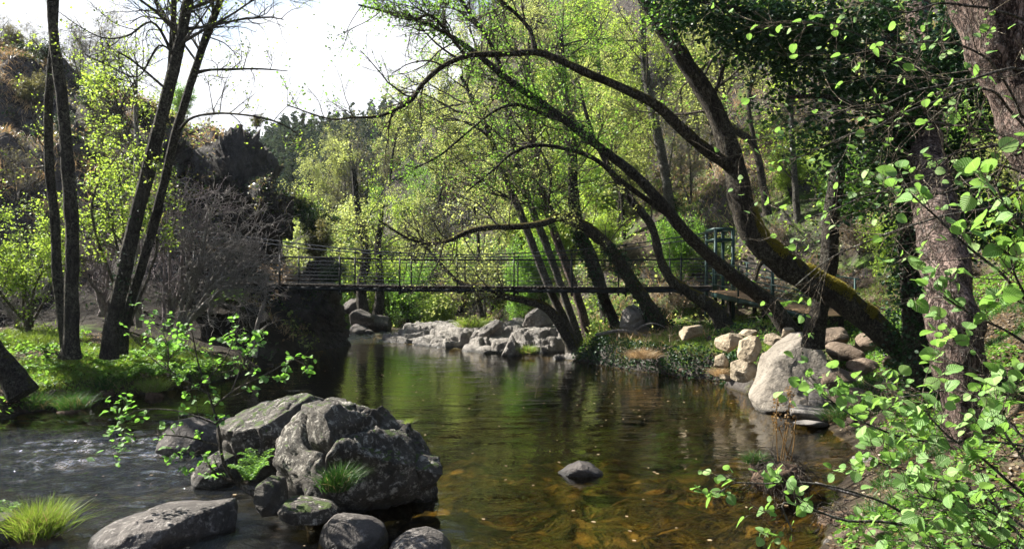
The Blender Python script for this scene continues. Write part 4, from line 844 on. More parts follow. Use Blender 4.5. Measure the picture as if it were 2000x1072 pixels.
# dark upright trunk behind it
tree('oak_tree', 'dark forked trunk standing behind the smooth boulder and the mossy leaning tree', [
    ('trunk', [(1588, 680, 16.6, 46), (1592, 640, 16.6, 38), (1605, 590, 16.6, 34), (1618, 520, 16.6, 34), (1622, 440, 16.6, 32), (1634, 350, 16.6, 30), (1640, 250, 16.6, 26), (1635, 120, 16.6, 20), (1620, -40, 16.6, 14)])], M['bark_dark'], (), seed=53)
tree('alder_tree', 'rugged reddish barked tree on the right bank among the alder leaves', [
    ('trunk', [(1950, 930, 10.2, 150), (1910, 850, 10.2, 112), (1885, 760, 10.2, 96), (1868, 680, 10.2, 94), (1855, 590, 10.4, 92), (1842, 500, 10.8, 88), (1826, 410, 11.8, 80), (1812, 300, 13.2, 62), (1800, 160, 14.5, 50), (1790, 0, 15.5, 40), (1780, -160, 16, 30)])], M['bark_red'], (), seed=54, lump=.16, k=28)
tree('alder_tree', 'near thick trunk with flaking pink brown bark crossing the upper right corner', [
    ('trunk', [(2330, 1150, 6.6, 230), (2270, 900, 6.6, 190), (2200, 650, 6.6, 160), (2125, 430, 6.6, 150), (2055, 270, 6.6, 146), (2000, 150, 6.6, 146), (1945, 30, 6.6, 150), (1890, -90, 6.6, 145), (1820, -260, 6.6, 130)])], M['bark_red'], (), seed=55, lump=.16, k=32)
tree('oak_tree', 'dark ivy wrapped trunk in deep shade right behind the reddish trunk', [
    ('trunk', [(1800, 760, 14, 60), (1790, 640, 14, 50), (1780, 520, 14, 46), (1775, 400, 14, 44), (1760, 250, 14, 40), (1740, 80, 14, 34), (1720, -80, 14, 26)])], M['bark_dark'], (), seed=56)
for i, (pts, l) in enumerate([([(1560, 470, 30, 14), (1552, 350, 30, 12), (1545, 230, 30, 10), (1540, 80, 30, 7)], 'thin pole like trunk on the slope behind the boardwalk'),
                              ([(1370, 420, 38, 14), (1362, 300, 38, 12), (1358, 180, 38, 9), (1350, 40, 38, 6)], 'thin pale trunk high on the slope above the steel portal'),
                              ([(1172, 420, 40, 12), (1165, 300, 40, 10), (1170, 150, 40, 8), (1160, 30, 40, 5)], 'thin pale trunk high on the slope above the ivy wrapped trunk'),
                              ([(712, 640, 41, 26), (706, 560, 41, 22), (716, 500, 41, 18), (700, 420, 41, 14), (690, 330, 41, 9)], 'dark trunk beside the far rapid, in front of the bright bushes'),
                              ([(735, 640, 42, 22), (742, 560, 42, 18), (738, 480, 42, 14), (748, 400, 42, 9)], 'second dark trunk just right of the far rapid'),
                              ([(945, 640, 33, 12), (938, 600, 33, 10), (930, 560, 33, 9), (935, 480, 33, 7), (925, 400, 33, 5)], 'thin dark stem rising from the pale bedrock through the railing')]):
    tree('slender_tree', l, [('trunk', pts)], M['bark_grey'] if i < 3 else M['bark_dark'], [dict(i=0, n=16, L=(.9, 2.6), t0=.3, per=2, lv=LV4, leafsz=.10, spread=.12)], 'soft' if i % 2 else 'lime', seed=60+i, k=7)
# ---------------------------------------------------------------- ivy draped tree in the upper right
def blob_leaves(mb, blobs, n, size, rng, m, shape=LEAF6, thr=.0, fr=1.2, strand=None, upb=.5):
    vol = np.array([b[3]**3 for b in blobs]); cnt = (n*vol/vol.sum()).astype(int); out = []
    for b, k in zip(blobs, cnt):
        q = nrm(rng.normal(size=(k, 3)))*(rng.random(k)**.45)[:, None]*b[3]; q[:, 2] *= b[4] if len(b) > 4 else .8; out.append(q+P(*b[:3]))
    p = np.concatenate(out)+0.; p = p[fbm(p*fr, 3, 61) > thr]
    if strand: p[:, 2] -= rng.random(len(p))**2*strand
    leaves(mb, p, np.full(len(p), size), rng, m, shape, None, upb, droop=.6)
root = [o for o in bpy.data.objects if o.get('label', '').startswith('dark ivy wrapped trunk')][0]
root['label'] = 'tree draped in dark glossy ivy, its limbs hanging over the upper right'
rng = np.random.default_rng(71)
for i, pts in enumerate([[(1745, 130, 14, 26), (1660, 90, 13.8, 20), (1560, 50, 13.6, 15), (1450, 20, 13.5, 10), (1350, 0, 13.4, 5)], [(1762, 260, 14, 22), (1700, 220, 13.8, 16), (1620, 190, 13.6, 12), (1540, 190, 13.5, 6)], [(1760, 280, 14, 20), (1830, 180, 13.8, 15), (1900, 120, 13.6, 10)]]):
    mb = MB(); a, r = pth(pts); limb(mb, a, r, 700+i, k=8); mb.build('limb', M['bark_dark'], root)
mb = MB()
bl = [(1340, -20, 13.6, .8), (1400, 0, 13.6, .9), (1470, 40, 13.5, .85), (1540, 30, 13.6, 1.), (1520, 110, 13.5, .55), (1590, 90, 13.6, 1.), (1580, 170, 13.4, .75), (1660, 60, 13.8, 1.3), (1690, 170, 13.8, 1.1), (1600, 230, 13.5, .5), (1540, 200, 13.4, .55),
      (1780, 90, 14, 1.5), (1770, 230, 14, 1.2), (1880, 150, 14, 1.4), (1700, 290, 14, .8), (1850, 300, 14.2, 1.), (1560, 262, 13.5, .4), (1620, 270, 13.4, .6), (1500, 170, 13.4, .5), (1680, 380, 14, .6), (1900, 400, 14, 1.1), (1780, 350, 14, .7), (1950, 60, 14, 1.5)]
blob_leaves(mb, bl, 60000, .085, rng, 0, thr=-.05, fr=1.5, strand=.45)
t = rng.uniform(0, 1, 5200)
for k in range(1):   # ivy clothing the trunk
    a, r = pth([(1800, 760, 14, 60), (1790, 640, 14, 50), (1780, 520, 14, 46), (1775, 400, 14, 44), (1760, 250, 14, 40)]); c = crom(np.hstack([a, r[:, None]]), 60)
    j = (t*59).astype(int); q = c[j, :3]+nrm(rng.normal(size=(len(t), 3)))*(c[j, 3]+rng.random(len(t))*.35)[:, None]; leaves(mb, q, np.full(len(q), .075), rng, 0, LEAF6, None, .3)
mb.build('ivy', M['ivy'], root)

# ivy climbing a few trunks of the middle distance and the long leaning tree
def ivy_on(prefix, n, t0, t1, size, seed, m='ivy', nm='ivy', off=.10):
    r = [o for o in bpy.data.objects if o.get('label', '').startswith(prefix)][0]; tr = [c for c in bpy.data.objects if c.parent == r and c.name.startswith('trunk')][0]
    v = np.empty(len(tr.data.vertices)*3, np.float32); tr.data.vertices.foreach_get('co', v); v = v.reshape(-1, 3)+WL[r.name]; nn = np.empty(len(v)*3, np.float32); tr.data.vertices.foreach_get('normal', nn); nn = nn.reshape(-1, 3)
    g = np.random.default_rng(seed); i = g.integers(int(len(v)*t0), int(len(v)*t1), n); q = v[i]+nn[i]*g.uniform(0, off, (n, 1))+g.normal(0, .04, (n, 3)); q = q[fbm(q*1.6, 3, seed) > -.1]
    b = MB(); leaves(b, q, np.full(len(q), size), g, 0, LEAF6, None, .4); b.build(nm, M[m], r)
ivy_on('ivy wrapped trunk leaning', 2600, .0, .6, .09, 81)
ivy_on('arching dark tree', 1800, .0, .5, .08, 82)
ivy_on('long slender dark tree', 3800, .55, .97, .06, 83, 'green', 'ivy', .22)
ivy_on('tall straight grey', 500, .0, .3, .1, 84)
ivy_on('largest mossy tree', 700, .0, .2, .07, 85)
ivy_on('thick lichen covered', 500, .1, .45, .06, 86)
ivy_on('dark forked trunk', 900, .25, 1., .07, 87)

# ---------------------------------------------------------------- background trees and shrubs
def proto(name, kind, seed):
    rng = np.random.default_rng(seed); root = thing(name, None, None, (0, 0, 0)); tr = MB(); cr = MB()
    if kind == 'bush':        # rounded, leafy from the ground
        mt = ['twig', 'lime' if seed % 2 else 'green']
        for i in range(6):
            a = rng.uniform(0, 6.28); e = np.array([math.cos(a)*rng.uniform(.3, 1.3), math.sin(a)*rng.uniform(.3, 1.3), rng.uniform(2., 3.3)])
            c, r = limb(tr, [[0, 0, -.2], e*.5+rng.normal(0, .12, 3), e], [.05, .03, .01], seed+i, k=5, lump=0)
            crown(cr, c, r, rng, 15, (.5, 1.3), LV3, .095, 5, t0=.2, spread=.14, shape=LEAF4, rmin=.006, upb=.4)
    elif kind == 'soft':      # airy spring tree
        mt = ['twig', 'soft']; lean = rng.normal(0, .8, 2)
        c, r = limb(tr, [[0, 0, -.3], [lean[0]*.3, lean[1]*.3, 2.5], [lean[0]*.8, lean[1]*.8, 5], [lean[0]*1.2, lean[1]*1.2, 7.6]], [.13, .10, .07, .02], seed, k=6, lump=.05)
        crown(cr, c, r, rng, 30, (1.2, 3.), LV4, .095, 3, t0=.25, spread=.12, shape=LEAF4, rmin=.006, up=.15)
    elif kind == 'bare':
        mt = ['twig_pale', 'olive']
        for i in range(3):
            e = np.array([rng.normal(0, 1.3), rng.normal(0, 1.), rng.uniform(4, 6.5)])
            c, r = limb(tr, [[0, 0, -.3], e*.5+rng.normal(0, .25, 3), e], [.08, .06, .02], seed+i, k=5, lump=0)
            crown(cr, c, r, rng, 16, (.8, 2.2), LV4, .10, .35, t0=.2, spread=.1, shape=LEAF4, rmin=.008, up=.2)
    elif kind == 'leafy':     # fuller tree
        mt = ['twig', ('green', 'lime', 'soft')[seed % 3]]
        c, r = limb(tr, [[0, 0, -.3], [rng.normal(0, .3), rng.normal(0, .3), 2], [rng.normal(0, .5), rng.normal(0, .5), 5.2]], [.14, .10, .03], seed, k=6, lump=.05)
        crown(cr, c, r, rng, 34, (1., 2.5), LV3, .11, 9, t0=.15, spread=.2, shape=LEAF4, rmin=.007, up=.1)
    elif kind == 'broom':
        mt = ['twig', ('olive', 'dark')[seed % 2]]
        for i in range(9):
            a = rng.uniform(0, 6.28); e = np.array([math.cos(a)*rng.uniform(.3, .9), math.sin(a)*rng.uniform(.3, .9), rng.uniform(.9, 1.7)])
            c, r = limb(tr, [[0, 0, -.2], e*.5, e], [.03, .02, .006], seed+i, k=4, lump=0, res=.25)
            crown(cr, c, r, rng, 11, (.3, .7), LV3, .07, 3, t0=.2, spread=.06, shape=LEAF4, rmin=.005, up=.5)
    elif kind == 'brown':
        mt = ['twig_pale', 'brown']
        for i in range(6):
            a = rng.uniform(0, 6.28); e = np.array([math.cos(a)*rng.uniform(.5, 1.3), math.sin(a)*rng.uniform(.5, 1.3), rng.uniform(.7, 1.6)])
            c, r = limb(tr, [[0, 0, -.2], e*.5, e], [.03, .02, .006], seed+i, k=4, lump=0, res=.25)
            crown(cr, c, r, rng, 12, (.4, 1.), LV3, .09, 1.2, t0=.1, spread=.08, shape=LEAF4, rmin=.007, up=.2)
    tr.build('trunk' if kind in ('soft', 'leafy') else 'stem', M['bark_grey'] if kind == 'bare' else M['bark_dark'], root); cr.build('crown', [M[x] for x in mt], root)
    return root
NAMES = dict(bush='leafy_bush', soft='airy_tree', bare='bare_tree', leafy='leafy_tree', broom='broom_shrub', brown='dry_bush')
LOOK = dict(bush=('bright green rounded bush', 'fresh lime green rounded bush'), soft=('airy tree with pale new leaves', 'airy pale green tree with a thin trunk'), bare=('bare grey tree with fine twigs', 'grey leafless tree with several stems'),
            leafy=('full crowned lime green tree', 'full crowned soft green tree', 'full crowned deep green tree'), broom=('dark evergreen scrub bush', 'dull olive scrub bush'), brown=('dry brown bush', 'dry tan bush'))
CATN = dict(bush='bush', soft='tree', bare='tree', leafy='tree', broom='shrub', brown='shrub')
protos = {k: [proto(NAMES[k], k, s) for s in ss] for k, ss in dict(bush=(101, 102), soft=(103, 104, 105), bare=(106, 107), leafy=(108, 109, 110), broom=(111, 112), brown=(113, 114)).items()}
used = {}
placed = []
def put(kind, var, x, y, sc, rz, scz=None):
    pr = protos[kind][var % len(protos[kind])]; z = float(H(x, y))
    if pr.name in used: o = copy_tree(pr, (x, y, z), rz, sc, scz)
    else:
        used[pr.name] = 1; o = pr; o.location = (x, y, z); o.rotation_euler = (0, 0, rz); o.scale = (sc, sc, scz or sc)
    placed.append((o, kind, var % len(protos[kind]), x, y, z)); return o
rng = np.random.default_rng(202)
def scatter(n, kinds, wts, x0, x1, y0, y1, cond, smin, smax, dmin):
    got = []; tries = 0
    while len(got) < n and tries < n*80:
        tries += 1; x, y = rng.uniform(x0, x1), rng.uniform(y0, y1)
        if not cond(x, y) or any((x-a)**2+(y-b)**2 < dmin**2 for a, b in got): continue
        z = float(H(x, y)); px = 1000+x*F/y
        if z < .3 or px < -120 or px > 2120: continue
        got.append((x, y)); put(str(rng.choice(kinds, p=wts)), int(rng.integers(0, 6)), x, y, rng.uniform(smin, smax), rng.uniform(0, 6.28))
pxf = lambda x, y: 1000+x*F/y
dR = lambda x, y: x-np.interp(y, YR, XR)
dL = lambda x, y: np.interp(y, YL, XL)-x
# valley floor and right hillside
scatter(26, ['bush', 'leafy', 'soft', 'brown', 'bare'], [.3, .2, .26, .12, .12], -14, 6, 35, 52, lambda x, y: dR(x, y) > 1.2, .75, 1.15, 2.2)
scatter(24, ['bush', 'soft', 'leafy', 'bare', 'brown'], [.16, .3, .10, .24, .20], -8, 30, 52, 85, lambda x, y: dR(x, y) > 2 and pxf(x, y) > 880, .8, 1.2, 3.2)
scatter(14, ['bush', 'soft', 'bare', 'brown'], [.3, .3, .25, .15], -25, 0, 50, 75, lambda x, y: dR(x, y) > 2 and pxf(x, y) < 880, .5, .8, 2.6)
scatter(20, ['bush', 'soft', 'brown', 'bare'], [.28, .26, .20, .26], 2, 22, 29, 46, lambda x, y: dR(x, y) > 7 and pxf(x, y) > 1130, .55, .95, 2.4)
scatter(20, ['bush', 'brown', 'soft', 'broom'], [.36, .2, .24, .2], 9, 20, 15, 30, lambda x, y: dR(x, y) > 5 and pxf(x, y) > 1400, .5, .8, 1.8)
# left hillside
scatter(24, ['broom', 'brown', 'bare', 'bush'], [.66, .12, .18, .04], -34, -9.5, 27, 42, lambda x, y: dL(x, y) > 1.8 and x < -15.5, .35, .7, 2.0)
scatter(12, ['bare', 'broom'], [.6, .4], -34, -12, 37, 44, lambda x, y: dL(x, y) > 3, .3, .5, 2.2)
# foliage rooted on and behind the crag, along the foot of the valley
for kind, v, px, D, sc in [('leafy', 2, 640, 47, 1.1), ('bush', 0, 600, 46, 1.5), ('leafy', 0, 690, 50, .95), ('bush', 0, 760, 46, 1.2), ('bush', 1, 800, 44, 1.), ('leafy', 1, 565, 56, 1.3), ('soft', 1, 620, 60, .9), ('bush', 1, 655, 44, 1.), ('leafy', 0, 820, 52, .8), ('soft', 2, 760, 58, .9), ('bare', 0, 700, 60, 1.1), ('bare', 1, 650, 62, 1.1), ('soft', 0, 850, 55, .9), ('bush', 0, 900, 43, 1.1), ('bush', 1, 960, 41, 1.), ('bush', 0, 1180, 34, .7), ('bush', 1, 1330, 31, .7), ('bush', 0, 850, 40, .7), ('bush', 1, 1020, 36, .6)]:
    put(kind, v, (px-1000)*D/F, D, sc, px*.37)
# scrub clinging to the crag
for kind, v, px, py, D, sc in [('broom', 1, 500, 242, 31.5, .3), ('broom', 1, 592, 420, 30.5, .55), ('broom', 0, 610, 460, 30, .8),   ('broom', 1, 620, 500, 29.6, .7), ('brown', 0, 560, 560, 28, .6), ('broom', 0, 645, 560, 29, .6), ('bush', 1, 440, 640, 27., .45)]:
    o = put(kind, v, *(P(px, py, D)[:2]), sc, px*.3); o.location.z = P(px, py, D)[2]-.2; placed[-1] = placed[-1][:5]+(o.location.z,)
# labels: look, then where it stands, then its order among its likes there
bpy.context.view_layer.update()
def zone(x, y, z, kind):
    px = pxf(x, y); py = 536-(z-CZ)*F/y
    if px < 300 and y < 47: return 'on the left hillside, behind the twin trunks' if px < 170 else 'on the left hillside, behind the leaning trunks'
    if px < 640 and y < 45: return 'on the dark crag' if px > 380 else 'on the left hillside beside the crag'
    if y > 58: return 'on the upper valley slope left of the long leaning tree' if px < 950 else 'high on the far right slope behind the arching limb'
    if px < 820: return 'in the valley behind the left half of the footbridge'
    if px < 1130: return 'on the slope behind the trunk cluster'
    if px < 1420: return 'on the slope between the trunk cluster and the portal'
    return 'on the slope behind the boardwalk and mossy tree'
groups = {}
for q in placed:
    o, kind, v, x, y, z = q; look = LOOK[kind][v % len(LOOK[kind])]; groups.setdefault((look, zone(x, y, z, kind), kind), []).append((pxf(x, y), o))
ORD = ['first', 'second', 'third', 'fourth', 'fifth', 'sixth', 'seventh', 'eighth', 'ninth', 'tenth', 'eleventh', 'twelfth', 'thirteenth', 'fourteenth', 'fifteenth', 'sixteenth']
for (look, zn, kind), l in groups.items():
    l.sort(key=lambda t: t[0]); nb = len(l)
    for i, (_, o) in enumerate(l):
        s = look+' '+zn
        if nb > 1:
            s = (ORD[i]+' ' if i else 'leftmost ')+s if i < nb-1 else 'rightmost '+s
        s = s.replace(',', '').split(); o['label'] = ' '.join(s[:16]); o['category'] = CATN[kind]; o['group'] = {'bush': 'bushes', 'soft': 'airy trees', 'bare': 'bare trees', 'leafy': 'leafy trees', 'broom': 'scrub', 'brown': 'dry bushes'}[kind]+' on the valley slopes'
# far wood on the hill beyond: one mass
rng = np.random.default_rng(303); mb = MB()
n = 5200; x = rng.uniform(-120, 30, n); y = rng.uniform(95, 190, n); k = (np.abs(x/y) < .8); x, y = x[k], y[k]; z = H(x, y)
for i in range(0, 1):
    hgt = rng.uniform(4, 8.5, len(x)); m = 60
    t = rng.random((len(x), m))**.7; a = rng.uniform(0, 6.28, (len(x), m)); rr = (1-t)*hgt[:, None]*.26*rng.uniform(.4, 1.15, (len(x), m))
    q = np.stack([x[:, None]+np.cos(a)*rr, y[:, None]+np.sin(a)*rr, z[:, None]+t*hgt[:, None]+.5], -1).reshape(-1, 3)
    leaves(mb, q, np.full(len(q), .62), rng, 0, LEAF4, None, .3)
    tp = np.stack([x, y, z-.5], -1); tubes(mb, np.stack([tp, tp+np.stack([0*x, 0*x, hgt], -1)], 1), np.stack([hgt*.02, hgt*.003], 1), 3, 1)
tag(mb.build('far_wood', [M['conifer'], M['bark_dark']]), 'dark conifer wood covering the hill beyond the valley', 'wood', kind='stuff')

# ---------------------------------------------------------------- ground cover
rng = np.random.default_rng(404)
def cover(name, label, cat, mats, fn):
    mb = MB(); fn(mb); tag(mb.build(name, mats), label, cat, kind='stuff')
def g_left(mb):
    p = ground_points(120000, rng, -16, -6.8, 15, 27, lambda x, y, z: (fbm(np.stack([x*.9, y*.9, 0*x], -1), 3, 9) > -.1)*(dL(x, y) > -.0)*(y+rng.normal(0, .7, len(x)) < 22.5))
    blades(mb, p, np.full(len(p), .17), np.full(len(p), .007), rng, 0, .5)
    p = ground_points(16000, rng, -16, -7., 15, 27, lambda x, y, z: (fbm(np.stack([x*.8+9, y*.8, 0*x], -1), 3, 19) > .0)*(dL(x, y) > -.0)*(y < 23), .07)
    leaves(mb, p, np.full(len(p), .10), rng, 1, LEAF6, None, .8)
cover('grass', 'bright grass on the left river bank', 'grass', [M['grass'], M['green']], g_left)
def g_right(mb):
    d = lambda f, s, th: (lambda x, y, z: fbm(np.stack([x*f, y*f, 0*x], -1), 3, s) > th)
    for mi, f, s, th, sz, nn, off in ((0, .5, 51, .05, .14, 60000, .12), (1, .45, 52, .0, .13, 70000, .12), (2, .5, 53, .1, .12, 36000, .08), (3, .6, 54, .1, .11, 30000, .15)):
        p = ground_points(nn, rng, -16, 32, 28, 80, d(f, s, th)); p[:, 2] += rng.random(len(p))*off*3; leaves(mb, p, np.full(len(p), sz), rng, mi, LEAF4, None, .5)
    p = ground_points(60000, rng, -2, 30, 24, 60, d(.4, 57, .0)); blades(mb, p, np.full(len(p), .45), np.full(len(p), .012), rng, 4, .6)
    p = ground_points(50000, rng, -10, 30, 24, 60, d(.4, 58, .05)); blades(mb, p, np.full(len(p), .3), np.full(len(p), .013), rng, 5, .5)
cover('undergrowth', 'mixed bramble, bracken and grass covering the right hillside', 'undergrowth', [M['soft'], M['lime'], M['brown'], M['green'], M['straw'], M['grass']], g_right)
def g_lhill(mb):
    d = lambda f, s, th: (lambda x, y, z: (fbm(np.stack([x*f, y*f, 0*x], -1), 3, s) > th)*(x < np.interp(y, YL, XL)))
    for mi, s, th, sz, nn in ((0, 61, .15, .12, 30000), (1, 62, .05, .12, 36000), (2, 63, .05, .11, 36000)):
        p = ground_points(nn, rng, -36, -8, 27.5 if mi else 25, 46, d(.5, s, th)); p[:, 2] += rng.random(len(p))*.3; leaves(mb, p, np.full(len(p), sz), rng, mi, LEAF4, None, .5)
    p = ground_points(50000, rng, -36, -8, 28, 46, d(.4, 64, .0)); blades(mb, p, np.full(len(p), .45), np.full(len(p), .012), rng, 3, .6)
cover('heath', 'heath, dry grass and low scrub covering the left hillside', 'undergrowth', [M['dark'], M['olive'], M['brown'], M['straw']], g_lhill)
def g_rbank(mb):
    p = ground_points(60000, rng, 0, 12, 20.5, 29, lambda x, y, z: (dR(x, y) > 0.)*(dR(x, y) < 7)*(fbm(np.stack([x*1.1, y*1.1, 0*x], -1), 3, 71) > -.15)); blades(mb, p, np.full(len(p), .16), np.full(len(p), .007), rng, 0, .6)
    p = ground_points(30000, rng, 1., 12, 20., 28, lambda x, y, z: (dR(x, y) > -.1)*(dR(x, y) < 6)*(fbm(np.stack([x*.8, y*.8, 0*x], -1), 3, 72) > -.05), .05); p[:, 2] += rng.random(len(p))*.14; leaves(mb, p[::3], np.full(len(p[::3]), .075), rng, 1, LEAF6, None, .5); leaves(mb, p[1::3], np.full(len(p[1::3]), .07), rng, 3, LEAF6, None, .5)
    p = ground_points(90000, rng, 4, 14, 6, 20, lambda x, y, z: (dR(x, y) > .45)*(fbm(np.stack([x*1.1, y*1.1, 0*x], -1), 3, 73) > .0)); blades(mb, p, np.full(len(p), .16), np.full(len(p), .005), rng, 2, .6)
    p = ground_points(80000, rng, 3., 14, 5, 20, lambda x, y, z: (dR(x, y) > .3)*(fbm(np.stack([x*.9, y*.9, 0*x], -1), 3, 74) > -.05), .03); leaves(mb, p, np.full(len(p), .07), rng, 3, LEAF6, None, .9)
    p = ground_points(26000, rng, 5., 14, 7, 20, lambda x, y, z: (dR(x, y) > .3)*(fbm(np.stack([x*.9, y*.9, 0*x], -1), 3, 75) > -.05), .02); leaves(mb, p, np.full(len(p), .06), rng, 4, LEAF6, None, .9)
    # brambly curtain over the undercut bank
    p = ground_points(90000, rng, -1, 6.3, 20.5, 30, lambda x, y, z: (dR(x, y) > -.05)*(dR(x, y) < .75)); p[:, 2] += rng.uniform(-.25, .2, len(p)); p[:, 0] -= rng.random(len(p))*.2; leaves(mb, p[:16000], np.full(min(16000, len(p)), .075), rng, 1, LEAF6, None, .2)
cover('bank_cover', 'grass, ivy and dead leaves covering the right bank', 'ground cover', [M['grass'], M['ivy'], M['grass_dk'], M['green'], M['brown']], g_rbank)

# ferns, tufts and sedges
def tuft(name, label, px, py, D, h, n, m, spr=.5, rad=.15, cat='grass tuft', mound=True, w=.006, group=None):
    g = np.random.default_rng(int(px*7+py)); c = P(px, py, D); root = thing(name, label, cat, c, group)
    if mound:
        b = MB(); rock(b, c-[0, 0, rad*.5], (rad*1.15, rad*1.05, rad*.75), int(px), rough=.2, sub=3); b.build('root_mound', M['mud'], root)
    q = g.normal(size=(n, 3))*rad*.45; q[:, 2] = 0.06*rad; b = MB(); n2 = int(n*1.6); q = g.normal(size=(n2, 3))*rad*.45; q[:, 2] = 0.06*rad; blades(b, c+q, np.full(n2, h), np.full(n2, w*.6), g, 0, spr, base=q*1.6/rad*.35); k5 = n2//6; blades(b, c+q[:k5], np.full(k5, h*.9), np.full(k5, w*.55), g, 1, spr*1.5); b.build('foliage', [M[m], M['straw']], root); return root
tuft('grass_tuft', 'bright grass tuft on a dark mound at the bottom left corner', 75, 1045, 8.7, .40, 900, 'grass', .35, .24)
tuft('sedge_tuft', 'dark green sedge tuft growing in the hollow of the huge boulder', 657, 958, 8.75, .32, 420, 'grass_dk', .35, .12, mound=False)
tuft('grass_tuft', 'tiny bright grass tuft on the right shoulder of the huge boulder', 797, 826, 10.0, .08, 60, 'grass', .7, .06, mound=False, w=.003)
tuft('sedge_tuft', 'green sedge tuft on the shore right of the smooth boulder', 1642, 822, 15.2, .36, 500, 'grass_dk', .6, .28)
tuft('sedge_tuft', 'green sedge tuft on the right shore above the golden pool', 1728, 875, 12.9, .34, 500, 'grass_dk', .6, .22)
tuft('sedge_tuft', 'large green sedge tuft at the bottom edge below the alder leaves', 1790, 1075, 7.9, .30, 1400, 'grass_dk', .7, .33)
tuft('sedge_tuft', 'short sedge tuft on the left root clump in the pool', 1478, 905, 10.9, .2, 300, 'grass_dk', .6, .12)
for i, (x, y, D, l) in enumerate([(20, 778, 17.6, 'at the left frame edge'), (66, 800, 16.9, 'standing in the water near the left edge'), (110, 760, 18.2, 'below the twin trunks'), (140, 800, 16.8, 'on the dark islet'), (40, 760, 18.4, 'above the leftmost one'), (205, 760, 18.6, 'below the leaning trunks'), (300, 765, 18.8, 'at the water under the leaning trunks'), (640, 770, 0, '')]):
    if D: tuft('sedge_tuft', 'green sedge tuft on the left bank '+l, x, y, D, .42, 420, 'grass_dk' if i % 2 else 'grass', .45, .25, group='sedge tufts on the left bank')
tuft('grass_tuft', 'grass tuft between the pale slabs below the footbridge', 920, 640, 29.6, .5, 500, 'grass', .6, .4, mound=False, w=.012)
tuft('grass_tuft', 'bright grass tuft at the water edge right of the pointed white rock', 1030, 690, 28.2, .35, 300, 'grass', .6, .25, mound=False, w=.012)
tuft('grass_tuft', 'straw coloured tuft hanging over the right bank', 1255, 700, 22.9, .4, 700, 'straw', .9, .35, mound=False, w=.007)
tuft('grass_tuft', 'straw coloured tuft at the foot of the rockpile', 1408, 735, 19.2, .35, 300, 'straw', .8, .15, mound=False, w=.005)
def fern(label, px, py, D, L, nf, m, seed, up=.9, cat='fern', name='fern', zoff=0.):
    g = np.random.default_rng(seed); c = P(px, py, D)+[0, 0, zoff]; root = thing(name, label, cat, c)
    for k in range(nf):
        b = MB(); a = 6.283*k/nf+g.normal(0, .3); l = L*g.uniform(.7, 1.15); s = np.linspace(0, 1, 14)
        pts = c+np.stack([np.cos(a)*s*l*.7, np.sin(a)*s*l*.7, l*(up*s-.65*s**2.2)], 1); tubes(b, pts[None], np.linspace(.005, .001, 14)[None]*L*1.6, 3, 0)
        T = nrm(np.gradient(pts, axis=0)); sdv = nrm(np.cross(T, [0, 0, 1])); q = []; ax = []; sz = []
        for j in range(1, 14):
            for sg in (-1, 1):
                for u in np.linspace(.15, 1, 5):
                    wd = l*.24*math.sin(math.pi*min(1, (j+1.5)/15))**.8; q.append(pts[j]+sdv[j]*sg*wd*u); ax.append(T[j]*.8+sdv[j]*sg*.7); sz.append(l*.085*(1.15-.5*u))
        leaves(b, np.array(q), np.array(sz), g, 0, LEAF6, np.array(ax), 2.2, .25); b.build('frond', M[m], root)
fl_ = [(245, 745, 19.2, .75, 'fern below the leaning trunks on the left bank'), (300, 735, 19.4, .8, 'fern at the right end of the left bank'), (170, 745, 18.8, .7, 'fern under the twin trunks on the left bank'), (350, 740, 19.8, .8, 'fern hanging over the dark water by the thicket foot'),
       (215, 715, 19.4, .6, 'small fern touching the leaning trunk foot'), (90, 730, 18.6, .65, 'fern at the left bank in the sunny grass'), (400, 725, 20.5, .7, 'shaded fern at the crag foot beside the sapling'), (275, 700, 20.3, .6, 'fern behind the leaning trunk feet'), (330, 700, 20.8, .7, 'fern in the shade under the thicket')]
for i, (x, y, D, L, l) in enumerate(fl_): fern(l, x, y, D, L, 9, 'green', 500+i)
fern('leafy green herb growing against the left side of the huge boulder', 487, 940, 9.5, .36, 11, 'green', 520, 1.3, 'plant', 'herb')
fern('second leafy herb behind it, against the slanted boulder', 505, 915, 9.9, .3, 9, 'green', 521, 1.3, 'plant', 'herb')
fern('small fern at the top of the bank beside the boardwalk', 1450, 560, 21.5, .5, 8, 'green', 522)
fern('bright fern below the boardwalk end', 1530, 600, 20.5, .45, 8, 'green', 523)
fern('leafy plant at the foot of the grass tuft, bottom left corner', 10, 1010, 9.2, .28, 8, 'green', 524, 1.2, 'plant', 'herb')

